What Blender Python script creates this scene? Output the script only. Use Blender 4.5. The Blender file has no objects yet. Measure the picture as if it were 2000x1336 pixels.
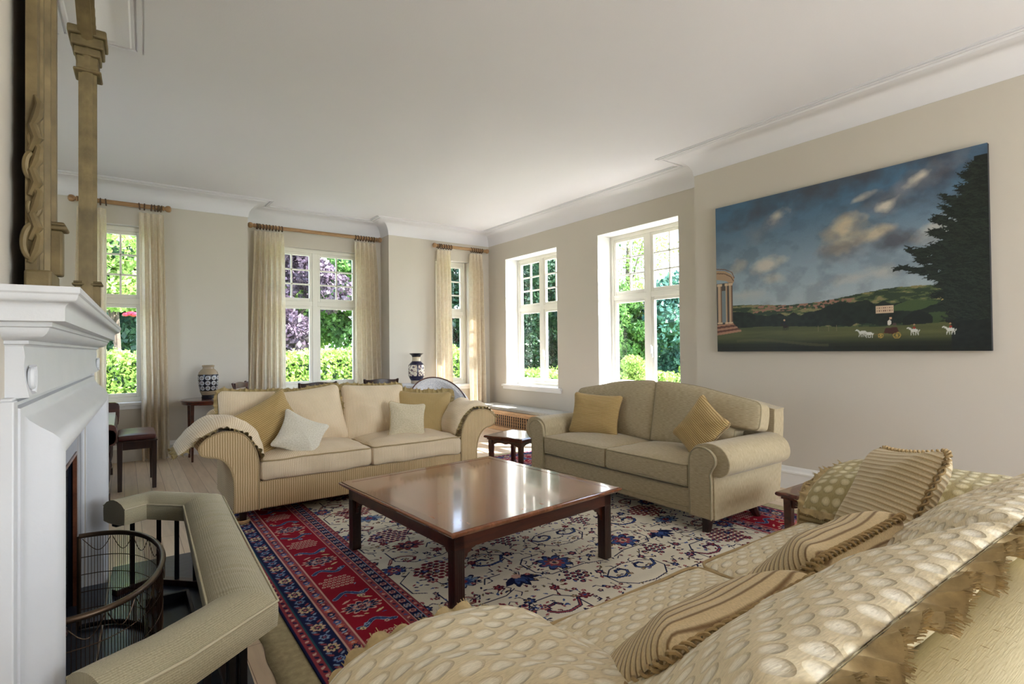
import bpy, bmesh, math, random
import numpy as np
from mathutils import Vector, Matrix, Euler, noise
random.seed(7)
PI = math.pi
SC = bpy.context.scene
COL = SC.collection

# ------------------------------------------------------------------ camera
cam_d = bpy.data.cameras.new('camera'); cam = bpy.data.objects.new('camera', cam_d); COL.objects.link(cam)
cam_d.sensor_width = 36.0; cam_d.lens = 36.0 * 1041.0 / 2000.0
cam_d.clip_start = 0.02; cam_d.clip_end = 300
_yaw, _pit, _rol = math.radians(36.05), math.radians(.73), math.radians(-.615)
_fwd = Vector((math.sin(_yaw)*math.cos(_pit), math.cos(_yaw)*math.cos(_pit), math.sin(_pit)))
_rt = Vector((math.cos(_yaw), -math.sin(_yaw), 0)); _up = _rt.cross(_fwd)
_r2 = _rt*math.cos(_rol) + _up*math.sin(_rol); _u2 = -_rt*math.sin(_rol) + _up*math.cos(_rol)
cam.matrix_world = Matrix(((_r2.x, _u2.x, -_fwd.x, 0), (_r2.y, _u2.y, -_fwd.y, 0), (_r2.z, _u2.z, -_fwd.z, 1.3), (0, 0, 0, 1)))
SC.camera = cam

# ------------------------------------------------------------------ view, sky, sun, lights
SC.view_settings.view_transform = 'Standard'; SC.view_settings.look = 'None'
SC.view_settings.gamma = 1; SC.view_settings.use_curve_mapping = False
SC.view_settings.exposure = 2.0
world = bpy.data.worlds.new('World'); SC.world = world; world.use_nodes = True
wn = world.node_tree; wn.nodes.clear()
sky = wn.nodes.new('ShaderNodeTexSky'); sky.sky_type = 'HOSEK_WILKIE'; sky.turbidity = 3.0; sky.ground_albedo = .35
SUN_DIR = Vector((-1.55, 1.35, -1.9)).normalized()
sky.sun_direction = -SUN_DIR
bg = wn.nodes.new('ShaderNodeBackground'); bg.inputs[1].default_value = 12
wo = wn.nodes.new('ShaderNodeOutputWorld')
hs = wn.nodes.new('ShaderNodeHueSaturation'); hs.inputs['Saturation'].default_value = .66; wn.links.new(sky.outputs[0], hs.inputs['Color']); wn.links.new(hs.outputs[0], bg.inputs[0]); wn.links.new(bg.outputs[0], wo.inputs[0])
def lamp(name, kind, loc, energy, color=(1, 1, 1), direction=None, **kw):
    d = bpy.data.lights.new(name, kind); d.energy = energy; d.color = color
    for k, v in kw.items(): setattr(d, k, v)
    o = bpy.data.objects.new(name, d); COL.objects.link(o); o.location = loc
    if direction is not None: o.rotation_euler = Vector(direction).to_track_quat('-Z', 'Y').to_euler()
    return o
lamp('sun', 'SUN', (8, -4, 12), 7.2, (1, .985, .96), SUN_DIR, angle=math.radians(.6))
# sky portals in the windows in view and the added left one (they emit nothing, they only guide the sampling of the sky)
for nm, loc, dr, sx, sy in (
        ('portal_alcove_far', (5.62, 6.7, 1.78), (-1, 0, 0), 1.4, 2.1), ('portal_alcove_near', (5.62, 4.52, 1.78), (-1, 0, 0), 1.4, 2.1),
        ('portal_bay', (2.34, 8.42, 1.8), (0, -1, 0), 1.3, 2.1), ('portal_piano', (-.26, 8.14, 1.8), (0, -1, 0), 1.0, 2.1),
        ('portal_left', (-1.72, 5.7, 1.85), (1, 0, 0), 1.1, 1.4), ('portal_corner', (4.5, 8.14, 1.75), (0, -1, 0), .7, 2.1)):
    o = lamp(nm, 'AREA', loc, 1, (1, 1, 1), dr, shape='RECTANGLE', size=sx, size_y=sy); o.data.cycles.is_portal = True
# added fill light in the rear window opening, behind the camera
for nm, loc, dr, sx, sy, e in (
        ('rear_fill', (3.2, -3.3, 1.7), (-.1, 1, .15), 2.6, 1.8, 42),
        ):
    lamp(nm, 'AREA', loc, e, (.92, .96, 1), dr, shape='RECTANGLE', size=sx, size_y=sy)

# ------------------------------------------------------------------ helpers
def srgb(r, g, b):
    f = lambda c: (c/255/12.92 if c/255 <= .04045 else ((c/255+.055)/1.055)**2.4)
    return (f(r), f(g), f(b), 1)

class MB:
    def __init__(s): s.v = []; s.f = []; s.uv = []; s.sm = []; s.hasuv = False; s.col = None
    def add(s, verts, faces, uvs=None, smooth=True):
        o = len(s.v); s.v += [tuple(p) for p in verts]
        for i, f in enumerate(faces):
            s.f.append(tuple(o+k for k in f)); s.sm.append(smooth)
            if uvs is not None: s.uv.append(uvs[i]); s.hasuv = True
            else: s.uv.append(None)
        return s
    def box(s, x0, x1, y0, y1, z0, z1, M=None):
        v = [Vector(p) for p in ((x0,y0,z0),(x1,y0,z0),(x1,y1,z0),(x0,y1,z0),(x0,y0,z1),(x1,y0,z1),(x1,y1,z1),(x0,y1,z1))]
        if M is not None: v = [M @ p for p in v]
        s.add(v, [(3,2,1,0),(4,5,6,7),(0,1,5,4),(1,2,6,5),(2,3,7,6),(3,0,4,7)], smooth=False); return s
    def taper(s, c0, h0, c1, h1):           # square post from centre c0 half-size h0 to c1, h1
        v = []
        for c, h in ((c0, h0), (c1, h1)):
            hx, hy = (h, h) if not isinstance(h, tuple) else h
            v += [(c[0]-hx,c[1]-hy,c[2]),(c[0]+hx,c[1]-hy,c[2]),(c[0]+hx,c[1]+hy,c[2]),(c[0]-hx,c[1]+hy,c[2])]
        s.add(v, [(3,2,1,0),(4,5,6,7),(0,1,5,4),(1,2,6,5),(2,3,7,6),(3,0,4,7)], smooth=False); return s
    def tube(s, path, r, n=8, closed=False, cap=True):
        P = [Vector(p) for p in path]; N = len(P); rings = []
        rr = r if isinstance(r, (list, tuple)) else [r]*N
        prev = None
        for i in range(N):
            if closed: t = P[(i+1) % N] - P[(i-1) % N]
            else: t = P[min(i+1, N-1)] - P[max(i-1, 0)]
            if t.length < 1e-9: t = Vector((0, 0, 1))
            t.normalize()
            if prev is None:
                a = Vector((0, 0, 1)) if abs(t.z) < .9 else Vector((1, 0, 0)); u = t.cross(a).normalized()
            else: u = (prev - t*prev.dot(t)); u = u.normalized() if u.length > 1e-6 else t.orthogonal().normalized()
            prev = u; w = t.cross(u)
            rings.append([P[i] + (u*math.cos(2*PI*k/n) + w*math.sin(2*PI*k/n))*rr[i] for k in range(n)])
        vs = [p for R in rings for p in R]; fs = []
        for i in range(N if closed else N-1):
            j = (i+1) % N
            for k in range(n): fs.append((i*n+k, i*n+(k+1) % n, j*n+(k+1) % n, j*n+k))
        if not closed and cap: fs.append(tuple(range(n))[::-1]); fs.append(tuple((N-1)*n+k for k in range(n)))
        return s.add(vs, fs)
    def lathe(s, prof, n=32, c=(0, 0, 0), axis='z'):
        vs = []; fs = []; m = len(prof)
        for r, z in prof:
            for k in range(n):
                a = 2*PI*k/n; x, y = r*math.cos(a), r*math.sin(a)
                p = (x, y, z) if axis == 'z' else ((z, x, y) if axis == 'x' else (x, z, y))
                vs.append((p[0]+c[0], p[1]+c[1], p[2]+c[2]))
        for i in range(m-1):
            for k in range(n): fs.append((i*n+k, i*n+(k+1) % n, (i+1)*n+(k+1) % n, (i+1)*n+k))
        fs.append(tuple(range(n))[::-1]); fs.append(tuple((m-1)*n+k for k in range(n)))
        return s.add(vs, fs)
    def prism(s, poly, fn, a, b, smooth=False, uvscale=None):
        # poly: list of 2D pts; fn(p, q, t) -> 3D point ; extruded from a to b
        n = len(poly); vs = [fn(p, q, a) for p, q in poly] + [fn(p, q, b) for p, q in poly]
        L = [0]
        for i in range(n): L.append(L[-1] + math.dist(poly[i], poly[(i+1) % n]))
        fs = [tuple(range(n))[::-1], tuple(range(n, 2*n))]
        uv = [[poly[i] for i in range(n)][::-1], [poly[i] for i in range(n)]]
        for i in range(n):
            j = (i+1) % n; fs.append((i, j, n+j, n+i)); uv.append([(L[i], a), (L[i+1], a), (L[i+1], b), (L[i], b)])
        return s.add(vs, fs, uv, smooth)
    def grid(s, fn, nu, nv, uvfn=None, closed_u=False, smooth=True):
        vs = [fn(i/nu, j/nv) for j in range(nv+1) for i in range(nu+1)]; fs = []; uv = []
        for j in range(nv):
            for i in range(nu):
                a = j*(nu+1)+i; fs.append((a, a+1, a+nu+2, a+nu+1))
                if uvfn: uv.append([uvfn(i/nu, j/nv), uvfn((i+1)/nu, j/nv), uvfn((i+1)/nu, (j+1)/nv), uvfn(i/nu, (j+1)/nv)])
        return s.add(vs, fs, uv if uvfn else None, smooth)
    def build(s, name, m, parent=None, bevel=0, angle=40, solid=0, loc=None, fix=True, seg=2):
        me = bpy.data.meshes.new(name); me.from_pydata(s.v, [], s.f)
        if fix:
            bm = bmesh.new(); bm.from_mesh(me); bmesh.ops.recalc_face_normals(bm, faces=bm.faces); 
            if not s.hasuv: bm.to_mesh(me)
            bm.free()
        me.polygons.foreach_set('use_smooth', s.sm)
        if s.hasuv:
            ul = me.uv_layers.new(name='UVMap'); data = []
            for u, f in zip(s.uv, s.f):
                if u is None: u = [(0, 0)]*len(f)
                for q in u: data += [q[0], q[1]]
            ul.data.foreach_set('uv', data)
            if fix:
                bm = bmesh.new(); bm.from_mesh(me); bmesh.ops.recalc_face_normals(bm, faces=bm.faces); bm.to_mesh(me); bm.free()
        me.update()
        try: me.set_sharp_from_angle(angle=math.radians(angle))
        except Exception: pass
        if m is not None: me.materials.append(m)
        o = bpy.data.objects.new(name, me); COL.objects.link(o)
        if parent: o.parent = parent
        if loc is not None: o.location = loc
        if solid: md = o.modifiers.new('solid', 'SOLIDIFY'); md.thickness = solid; md.offset = 0
        if bevel: md = o.modifiers.new('bevel', 'BEVEL'); md.width = bevel; md.segments = seg; md.limit_method = 'ANGLE'; md.angle_limit = math.radians(45); md.harden_normals = False
        return o

def thing(name, label, cat, loc=(0, 0, 0), rz=0, group=None):
    o = bpy.data.objects.new(name, None); COL.objects.link(o); o.location = loc; o.rotation_euler = (0, 0, rz)
    o.empty_display_size = .05; o['label'] = label; o['category'] = cat
    if group: o['group'] = group
    return o
def tag(o, label, cat, group=None, kind=None):
    o['label'] = label; o['category'] = cat
    if group: o['group'] = group
    if kind: o['kind'] = kind
    return o
def struct(o, label=None):
    o['kind'] = 'structure'
    if label: o['label'] = label
    return o
def dup(root, loc, rz, label=None, group=None, rot=None):
    r = root.copy(); COL.objects.link(r); r.location = loc
    if rot is None: r.rotation_euler = (0, 0, rz)
    else: r.rotation_euler = rot
    if label: r['label'] = label
    if group: r['group'] = group
    for ch in list(root.children):
        c = ch.copy(); COL.objects.link(c); c.parent = r
        for g in ch.children: d = g.copy(); COL.objects.link(d); d.parent = c
    return r

# ------------------------------------------------------------------ materials
def new_mat(name):
    m = bpy.data.materials.new(name); m.use_nodes = True; nt = m.node_tree
    return m, nt, nt.nodes['Principled BSDF']
def N(nt, t, **kw):
    n = nt.nodes.new(t)
    for k, v in kw.items():
        if k.startswith('i_'):
            key = k[2:]; n.inputs[int(key) if key.isdigit() else key].default_value = v
        else: setattr(n, k, v)
    return n
def lk(nt, a, b): nt.links.new(a, b)
def mixc(nt, fac, a, b, mode='MIX'):
    n = nt.nodes.new('ShaderNodeMix'); n.data_type = 'RGBA'; n.blend_type = mode
    for sock, v in ((0, fac), (6, a), (7, b)):
        if hasattr(v, 'links'): nt.links.new(v, n.inputs[sock])
        else: n.inputs[sock].default_value = v
    return n.outputs[2]
def ramp(nt, src, stops):
    r = nt.nodes.new('ShaderNodeValToRGB'); cr = r.color_ramp
    while len(cr.elements) < len(stops): cr.elements.new(.5)
    for e, (p, c) in zip(cr.elements, stops): e.position = p; e.color = c if len(c) == 4 else (*c, 1)
    nt.links.new(src, r.inputs[0]); return r.outputs[0]
def coord(nt, kind='Object', scale=(1, 1, 1), rot=(0, 0, 0)):
    tc = nt.nodes.new('ShaderNodeTexCoord'); mp = nt.nodes.new('ShaderNodeMapping')
    mp.inputs['Scale'].default_value = scale; mp.inputs['Rotation'].default_value = rot
    nt.links.new(tc.outputs[kind], mp.inputs[0]); return mp.outputs[0]
def bump(nt, b, h, dist=.002, strength=1, normal=None):
    n = nt.nodes.new('ShaderNodeBump'); n.inputs['Distance'].default_value = dist; n.inputs['Strength'].default_value = strength
    nt.links.new(h, n.inputs['Height'])
    if normal is not None: nt.links.new(normal, n.inputs['Normal'])
    if b is not None: nt.links.new(n.outputs[0], b.inputs['Normal'])
    return n.outputs[0]
def plain(name, c, rough=.6, var=.06, scale=6, bmp=0, bscale=60, metal=0, spec=None, coat=0):
    m, nt, b = new_mat(name); co = coord(nt)
    n = N(nt, 'ShaderNodeTexNoise', i_Scale=scale, i_Detail=4.0); lk(nt, co, n.inputs['Vector'])
    lo = tuple(x*(1-var) for x in c[:3])+(1,); hi = tuple(min(1, x*(1+var)) for x in c[:3])+(1,)
    lk(nt, ramp(nt, n.outputs[0], [(.3, lo), (.7, hi)]), b.inputs['Base Color'])
    b.inputs['Roughness'].default_value = rough; b.inputs['Metallic'].default_value = metal
    if spec is not None: b.inputs['Specular IOR Level'].default_value = spec
    if coat: b.inputs['Coat Weight'].default_value = coat; b.inputs['Coat Roughness'].default_value = .08
    if bmp:
        n2 = N(nt, 'ShaderNodeTexNoise', i_Scale=bscale, i_Detail=3.0); lk(nt, co, n2.inputs['Vector']); bump(nt, b, n2.outputs[0], bmp)
    return m
def wood(name, c1, c2, rough=.35, axis=(1, 8, 8), scale=3, coat=0):
    m, nt, b = new_mat(name); co = coord(nt, 'Object', axis)
    n = N(nt, 'ShaderNodeTexNoise', i_Scale=scale, i_Detail=6.0, i_Distortion=.6); lk(nt, co, n.inputs['Vector'])
    n2 = N(nt, 'ShaderNodeTexNoise', i_Scale=scale*7, i_Detail=3.0); lk(nt, co, n2.inputs['Vector'])
    a = ramp(nt, n.outputs[0], [(.3, c1), (.7, c2)]); bb = ramp(nt, n2.outputs[0], [(.35, (.75, .75, .75, 1)), (.6, (1, 1, 1, 1))])
    lk(nt, mixc(nt, .8, a, bb, 'MULTIPLY'), b.inputs['Base Color']); b.inputs['Roughness'].default_value = rough
    if coat: b.inputs['Coat Weight'].default_value = coat; b.inputs['Coat Roughness'].default_value = .06
    return m
def ribbed(name, c1, c2, period, axis=0, rough=.9, bd=.002, duty=.5, slub=.12, jit=.5):
    # fabric with woven ribs running along one UV direction (UV is in metres)
    m, nt, b = new_mat(name); tc = nt.nodes.new('ShaderNodeTexCoord')
    sp = nt.nodes.new('ShaderNodeSeparateXYZ'); lk(nt, tc.outputs['UV'], sp.inputs[0])
    wn_ = N(nt, 'ShaderNodeTexNoise', i_Scale=9.0, i_Detail=2.0); lk(nt, tc.outputs['UV'], wn_.inputs['Vector'])
    j = N(nt, 'ShaderNodeMath', operation='MULTIPLY_ADD', i_1=period*jit); lk(nt, wn_.outputs[0], j.inputs[0]); lk(nt, sp.outputs[axis], j.inputs[2])
    d = N(nt, 'ShaderNodeMath', operation='MULTIPLY', i_1=2*PI/period); lk(nt, j.outputs[0], d.inputs[0])
    s_ = N(nt, 'ShaderNodeMath', operation='SINE'); lk(nt, d.outputs[0], s_.inputs[0])
    h = N(nt, 'ShaderNodeMath', operation='MULTIPLY_ADD', i_1=.5, i_2=.5); lk(nt, s_.outputs[0], h.inputs[0])
    colr = ramp(nt, h.outputs[0], [(max(0, duty-.3), c2), (duty+.12, c1)])
    n2 = N(nt, 'ShaderNodeTexNoise', i_Scale=220.0, i_Detail=2.0); lk(nt, tc.outputs['UV'], n2.inputs['Vector'])
    g = 1-slub*2; colr = mixc(nt, 1, colr, ramp(nt, n2.outputs[0], [(.3, (g, g, g, 1)), (.65, (1, 1, 1, 1))]), 'MULTIPLY')
    n3 = N(nt, 'ShaderNodeTexNoise', i_Scale=5.0, i_Detail=3.0); lk(nt, tc.outputs['UV'], n3.inputs['Vector'])
    colr = mixc(nt, 1, colr, ramp(nt, n3.outputs[0], [(.3, (.9, .9, .88, 1)), (.7, (1, 1, 1, 1))]), 'MULTIPLY')
    lk(nt, colr, b.inputs['Base Color']); b.inputs['Roughness'].default_value = rough; b.inputs['Specular IOR Level'].default_value = .2
    b.inputs['Sheen Weight'].default_value = .15
    nb = bump(nt, None, n2.outputs[0], .0008, .6); bump(nt, b, h.outputs[0], bd, .8, nb)
    return m
def chenille(name, c1, c2, sx=30, sy=260, rough=.95, bd=.0012):
    m, nt, b = new_mat(name); co = coord(nt, 'UV', (sx, sy, 1))
    n = N(nt, 'ShaderNodeTexNoise', i_Scale=1.0, i_Detail=3.0); lk(nt, co, n.inputs['Vector'])
    co2 = coord(nt, 'UV', (500, 500, 1)); n2 = N(nt, 'ShaderNodeTexNoise', i_Scale=1.0, i_Detail=1.0); lk(nt, co2, n2.inputs['Vector'])
    a = ramp(nt, n.outputs[0], [(.35, c2), (.62, c1)])
    lk(nt, mixc(nt, .7, a, ramp(nt, n2.outputs[0], [(.3, (.8, .8, .8, 1)), (.6, (1, 1, 1, 1))]), 'MULTIPLY'), b.inputs['Base Color'])
    b.inputs['Roughness'].default_value = rough; b.inputs['Specular IOR Level'].default_value = .2; b.inputs['Sheen Weight'].default_value = .2
    bump(nt, b, n.outputs[0], bd, .7); return m
def bobble(name, c1, c2, size=.062, bd=.012, rot=.78, el=1.25):
    # woven throw: raised cream lozenges on a darker open-weave ground (UV in metres)
    m, nt, b = new_mat(name); co = coord(nt, 'UV', (1/size/el, el/size, 1), (0, 0, rot))
    nz = N(nt, 'ShaderNodeTexNoise', i_Scale=.6, i_Detail=1.0); lk(nt, co, nz.inputs['Vector'])
    off = N(nt, 'ShaderNodeVectorMath', operation='MULTIPLY_ADD'); off.inputs[1].default_value = (.35, .35, 0)
    lk(nt, nz.outputs['Color'], off.inputs[0]); lk(nt, co, off.inputs[2])
    v = N(nt, 'ShaderNodeTexVoronoi', i_Scale=1.0, i_Randomness=.1); v.voronoi_dimensions = '2D'; lk(nt, off.outputs[0], v.inputs['Vector'])
    h = ramp(nt, v.outputs['Distance'], [(.12, (1, 1, 1)), (.30, (.62, .62, .62)), (.42, (0, 0, 0))])
    co2 = coord(nt, 'UV', (330, 330, 1)); ck = N(nt, 'ShaderNodeTexChecker', i_Scale=1.0); lk(nt, co2, ck.inputs[0])
    n2 = N(nt, 'ShaderNodeTexNoise', i_Scale=.9, i_Detail=2.0); lk(nt, coord(nt, 'UV', (60, 420, 1)), n2.inputs['Vector'])
    col = mixc(nt, h, c2, c1); col = mixc(nt, 1, col, ramp(nt, n2.outputs[0], [(.3, (.80, .79, .76, 1)), (.62, (1, 1, 1, 1))]), 'MULTIPLY')
    lk(nt, col, b.inputs['Base Color']); b.inputs['Roughness'].default_value = .95; b.inputs['Specular IOR Level'].default_value = .15
    b.inputs['Sheen Weight'].default_value = .15
    nb = bump(nt, None, ck.outputs[1], .001, .5); nb = bump(nt, None, n2.outputs[0], .002, .6, nb); bump(nt, b, h, bd, 1, nb)
    return m

M = {}
M['wall'] = plain('wall_paint', srgb(205, 197, 184), .85, .015, 1.2, .0006, 180)
M['ceiling'] = plain('ceiling_paint', srgb(228, 226, 228), .9, .012, 1.0, .0005, 120)
M['trim'] = plain('white_gloss_paint', srgb(234, 232, 228), .35, .02, 3)
M['winframe'] = plain('window_paint', srgb(238, 234, 222), .4, .02, 3)
M['stone'] = plain('painted_stone', srgb(212, 213, 216), .45, .03, 5, .0004, 90)
M['mahog'] = wood('mahogany', srgb(58, 26, 18), srgb(92, 44, 28), .28, (1, 8, 8), 3, .4)
M['mahog_dark'] = wood('dark_mahogany', srgb(34, 16, 13), srgb(60, 30, 22), .3, (8, 8, 1), 3, .3)
M['tabletop'] = wood('polished_table_veneer', srgb(124, 72, 44), srgb(160, 100, 62), .17, (6, .8, 1), 2.2, .6)
M['pine'] = wood('pale_oak', srgb(196, 154, 108), srgb(216, 178, 132), .45, (8, 1, 8), 3)
M['gilt'] = plain('old_gilt', srgb(112, 96, 64), .6, .3, 14, .0012, 60, .25)
M['black'] = plain('blackened_steel', srgb(22, 24, 30), .35, .2, 8, 0, 60, .6)
M['slate'] = plain('dark_slate', srgb(38, 44, 56), .28, .25, 7, .0008, 30)
M['bronze'] = plain('bronze_wire', srgb(92, 76, 62), .35, .15, 20, 0, 60, .8)
M['chrome'] = plain('polished_steel', srgb(190, 190, 190), .18, .02, 20, 0, 60, 1)
# ================================================================== THE ROOM
YW, YB, XA, XW, ZC, ZK = 7.88, 8.2, 5.24, 4.9, 3.32, 3.11
XL = -1.5; YF = -3.2
BX0, BX1 = -.25, -.167           # chimney breast face (slightly out of square)
BY0, BY1 = .95, 4.08
PERIM = [(XL, YW), (1.35, YW), (1.35, YB), (3.36, YB), (3.36, YW), (XA, YW), (XA, 3.41), (XW, 3.41), (XW, YF), (XL, YF), (XL, BY0), (BX0, BY0), (BX1, BY1), (XL, BY1)]

# floor: oak boards running away from the chimney wall
m, nt, b = new_mat('oak_boards'); co = coord(nt, 'Object', (1, 1, 1), (0, 0, PI/2))
br = N(nt, 'ShaderNodeTexBrick', i_Scale=1.0); br.offset = .37; br.squash = 1
for k, v in (('Brick Width', 1.9), ('Row Height', .105), ('Mortar Size', .0016), ('Mortar Smooth', .2), ('Bias', 0)): br.inputs[k].default_value = v
br.inputs['Color1'].default_value = srgb(232, 210, 182); br.inputs['Color2'].default_value = srgb(214, 188, 158); br.inputs['Mortar'].default_value = srgb(150, 118, 90)
lk(nt, co, br.inputs['Vector'])
n = N(nt, 'ShaderNodeTexNoise', i_Scale=3.0, i_Detail=6.0, i_Distortion=.5); lk(nt, coord(nt, 'Object', (9, .8, 1)), n.inputs['Vector'])
lk(nt, mixc(nt, .9, br.outputs[0], ramp(nt, n.outputs[0], [(.3, (.82, .8, .78, 1)), (.65, (1, 1, 1, 1))]), 'MULTIPLY'), b.inputs['Base Color'])
b.inputs['Roughness'].default_value = .3; bump(nt, b, br.outputs[1], -.0012); M['floor'] = m
struct(MB().box(XL-.2, XA+.5, YF-.3, YB+.3, -.12, 0).build('floor', M['floor']), 'oak board floor')
struct(MB().box(XL-.2, XA+.5, YF-.3, YB+.3, ZC, ZC+.12).build('ceiling', M['ceiling']), 'white plaster ceiling')

def wall_holes(mb, axis, p0, p1, a0, a1, z0, z1, holes):
    """wall slab between planes p0,p1; spans a0..a1; holes = (b0,b1,c0,c1)"""
    xs = sorted({a0, a1} | {h[0] for h in holes} | {h[1] for h in holes}); zs = sorted({z0, z1} | {h[2] for h in holes} | {h[3] for h in holes})
    for i in range(len(xs)-1):
        for j in range(len(zs)-1):
            cx, cz = (xs[i]+xs[i+1])/2, (zs[j]+zs[j+1])/2
            if any(h[0] < cx < h[1] and h[2] < cz < h[3] for h in holes): continue
            if axis == 'y': mb.box(xs[i], xs[i+1], p0, p1, zs[j], zs[j+1])
            else: mb.box(p0, p1, xs[i], xs[i+1], zs[j], zs[j+1])
W1 = (-.76, .22, .70, 2.84); W2 = (1.66, 3.02, .74, 2.83); W3 = (4.18, 4.83, .70, 2.80)
W4 = (6.04, 7.37, .70, 2.82); W5 = (3.87, 5.19, .75, 2.84)
w = MB(); wall_holes(w, 'y', YW, YW+.26, XL-.2, 1.35, 0, ZC, [W1]); wall_holes(w, 'y', YW, YW+.26, 3.36, XA+.36, 0, ZC, [W3]); w.box(1.1, 1.35, YW+.26, YB+.22, 0, ZC); w.box(3.36, 3.6, YW+.26, YB+.22, 0, ZC)
wall_holes(w, 'y', YB, YB+.22, 1.35, 3.36, 0, ZC, [W2]); struct(w.build('wall_back', M['wall']), 'cream wall with the curtained windows')
w = MB(); wall_holes(w, 'x', XA, XA+.36, 3.41, YW, 0, ZC, [W4, W5]); w.box(XW, XA+.36, 0.2, 3.41, 0, ZC); wall_holes(w, 'x', XW, XW+.4, YF-.3, 0.2, 0, ZC, [])
struct(w.build('wall_right', M['wall']), 'cream wall with the alcove windows and the landscape painting')
w = MB(); wall_holes(w, 'x', XL-.3, XL, YF-.3, YW, 0, ZC, [(5.2, 6.2, 1.1, 2.5)])
FO = []                                                   # breast front with the fire opening cut in it
struct(w.build('wall_left', M['wall']), 'cream wall beyond the chimney breast')
w = MB(); wall_holes(w, 'y', YF-.3, YF, XL, XW, 0, ZC, [(1.8, 4.6, .75, 2.65)]); struct(w.build('wall_front', M['wall']), 'cream wall behind the viewpoint')
# fireplace frame of reference: s along the wall, t out into the room
FU = Vector((math.sin(math.radians(1.55)), math.cos(math.radians(1.55)), 0)); FN = Vector((FU.y, -FU.x, 0)); FOo = Vector((-.083, 1.6, 0))
def fp(s, t, z): return FOo + FU*s + FN*t + Vector((0, 0, z))
w = MB()
TB = -.148                                                # breast face in t
def sbox(mb, s0, s1, t0, t1, z0, z1):
    v = [fp(s0, t0, z0), fp(s1, t0, z0), fp(s1, t1, z0), fp(s0, t1, z0), fp(s0, t0, z1), fp(s1, t0, z1), fp(s1, t1, z1), fp(s0, t1, z1)]
    mb.add(v, [(3, 2, 1, 0), (4, 5, 6, 7), (0, 1, 5, 4), (1, 2, 6, 5), (2, 3, 7, 6), (3, 0, 4, 7)], smooth=False)
sbox(w, -.65, .325, -1.2, TB, 0, ZC); sbox(w, 2.175, 2.48, -1.2, TB, 0, ZC); sbox(w, .325, 2.175, -1.2, TB, .965, ZC); sbox(w, .325, 2.175, -1.2, -.75, 0, .965)
struct(w.build('wall_chimney_breast', M['wall']), 'cream chimney breast above the fireplace')

def sweep_perim(pts, prof, closed=True):
    """mitred moulding inside the polygon pts (clockwise seen from above): prof = (offset into the room, z)"""
    n = len(pts); mb = MB(); rows = []
    for i in range(n):
        a, b_, c = Vector(pts[(i-1) % n]), Vector(pts[i]), Vector(pts[(i+1) % n])
        d1 = (b_-a).normalized(); d2 = (c-b_).normalized()
        if not closed and i == 0: d1 = d2
        if not closed and i == n-1: d2 = d1
        n1 = Vector((d1.y, -d1.x)); n2 = Vector((d2.y, -d2.x)); mt = (n1+n2); mt = mt/(mt.dot(n1))
        rows.append([(b_.x+mt.x*o, b_.y+mt.y*o, z) for o, z in prof])
    m_ = len(prof); vs = [p for r in rows for p in r]; fs = []
    for i in range(n if closed else n-1):
        j = (i+1) % n
        for k in range(m_-1): fs.append((i*m_+k, i*m_+k+1, j*m_+k+1, j*m_+k))
    mb.add(vs, fs); return mb
cove = [(0, ZK), (.006, ZK)] + [(.006+.19*(1-math.cos(a)), ZK+.004+.185*math.sin(a)) for a in [PI/2*k/8 for k in range(9)]]
cove += [(.205, ZC-.012), (.222, ZC-.012), (.222, ZC-.004), (.235, ZC-.004), (.235, ZC-.014), (.262, ZC-.014), (.262, ZC-.004), (.272, ZC-.004), (.272, ZC-.009), (.285, ZC-.009), (.285, ZC+.01)]
struct(sweep_perim(PERIM, cove).build('trim_cornice', M['ceiling'], angle=30), 'white coved cornice')
base = [(0, .0), (.022, .0), (.022, .14), (.028, .145), (.028, .158), (.02, .165), (.014, .18), (.012, .195), (.006, .205), (0, .205)]
bpts = [p for p in PERIM]
for nm, pts, lb in (('baseboard_back', [(-1.45, YW), (1.35, YW), (1.35, YB), (3.36, YB), (3.36, YW), (4.7, YW)], 'cream baseboard under the curtained windows'),
                ('baseboard_right', [(XA, 4.9), (XA, 3.41), (XW, 3.41), (XW, YF)], 'cream baseboard under the painting')):
    struct(sweep_perim(pts, base, False).build(nm, M['trim'], angle=30), lb)

# ---------------------------------------------------------------- windows
M['glass'], nt, b = new_mat('window_glass')
b.inputs['Base Color'].default_value = (1, 1, 1, 1); b.inputs['Roughness'].default_value = 0; b.inputs['Transmission Weight'].default_value = 1; b.inputs['IOR'].default_value = 1.0
b.inputs['Specular IOR Level'].default_value = .5
tr = N(nt, 'ShaderNodeBsdfTransparent'); gl = N(nt, 'ShaderNodeBsdfGlossy', i_Roughness=0.0); mx = N(nt, 'ShaderNodeMixShader', i_0=.012)
lk(nt, tr.outputs[0], mx.inputs[1]); lk(nt, gl.outputs[0], mx.inputs[2]); lk(nt, mx.outputs[0], nt.nodes['Material Output'].inputs[0]); nt.nodes.remove(b)

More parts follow.
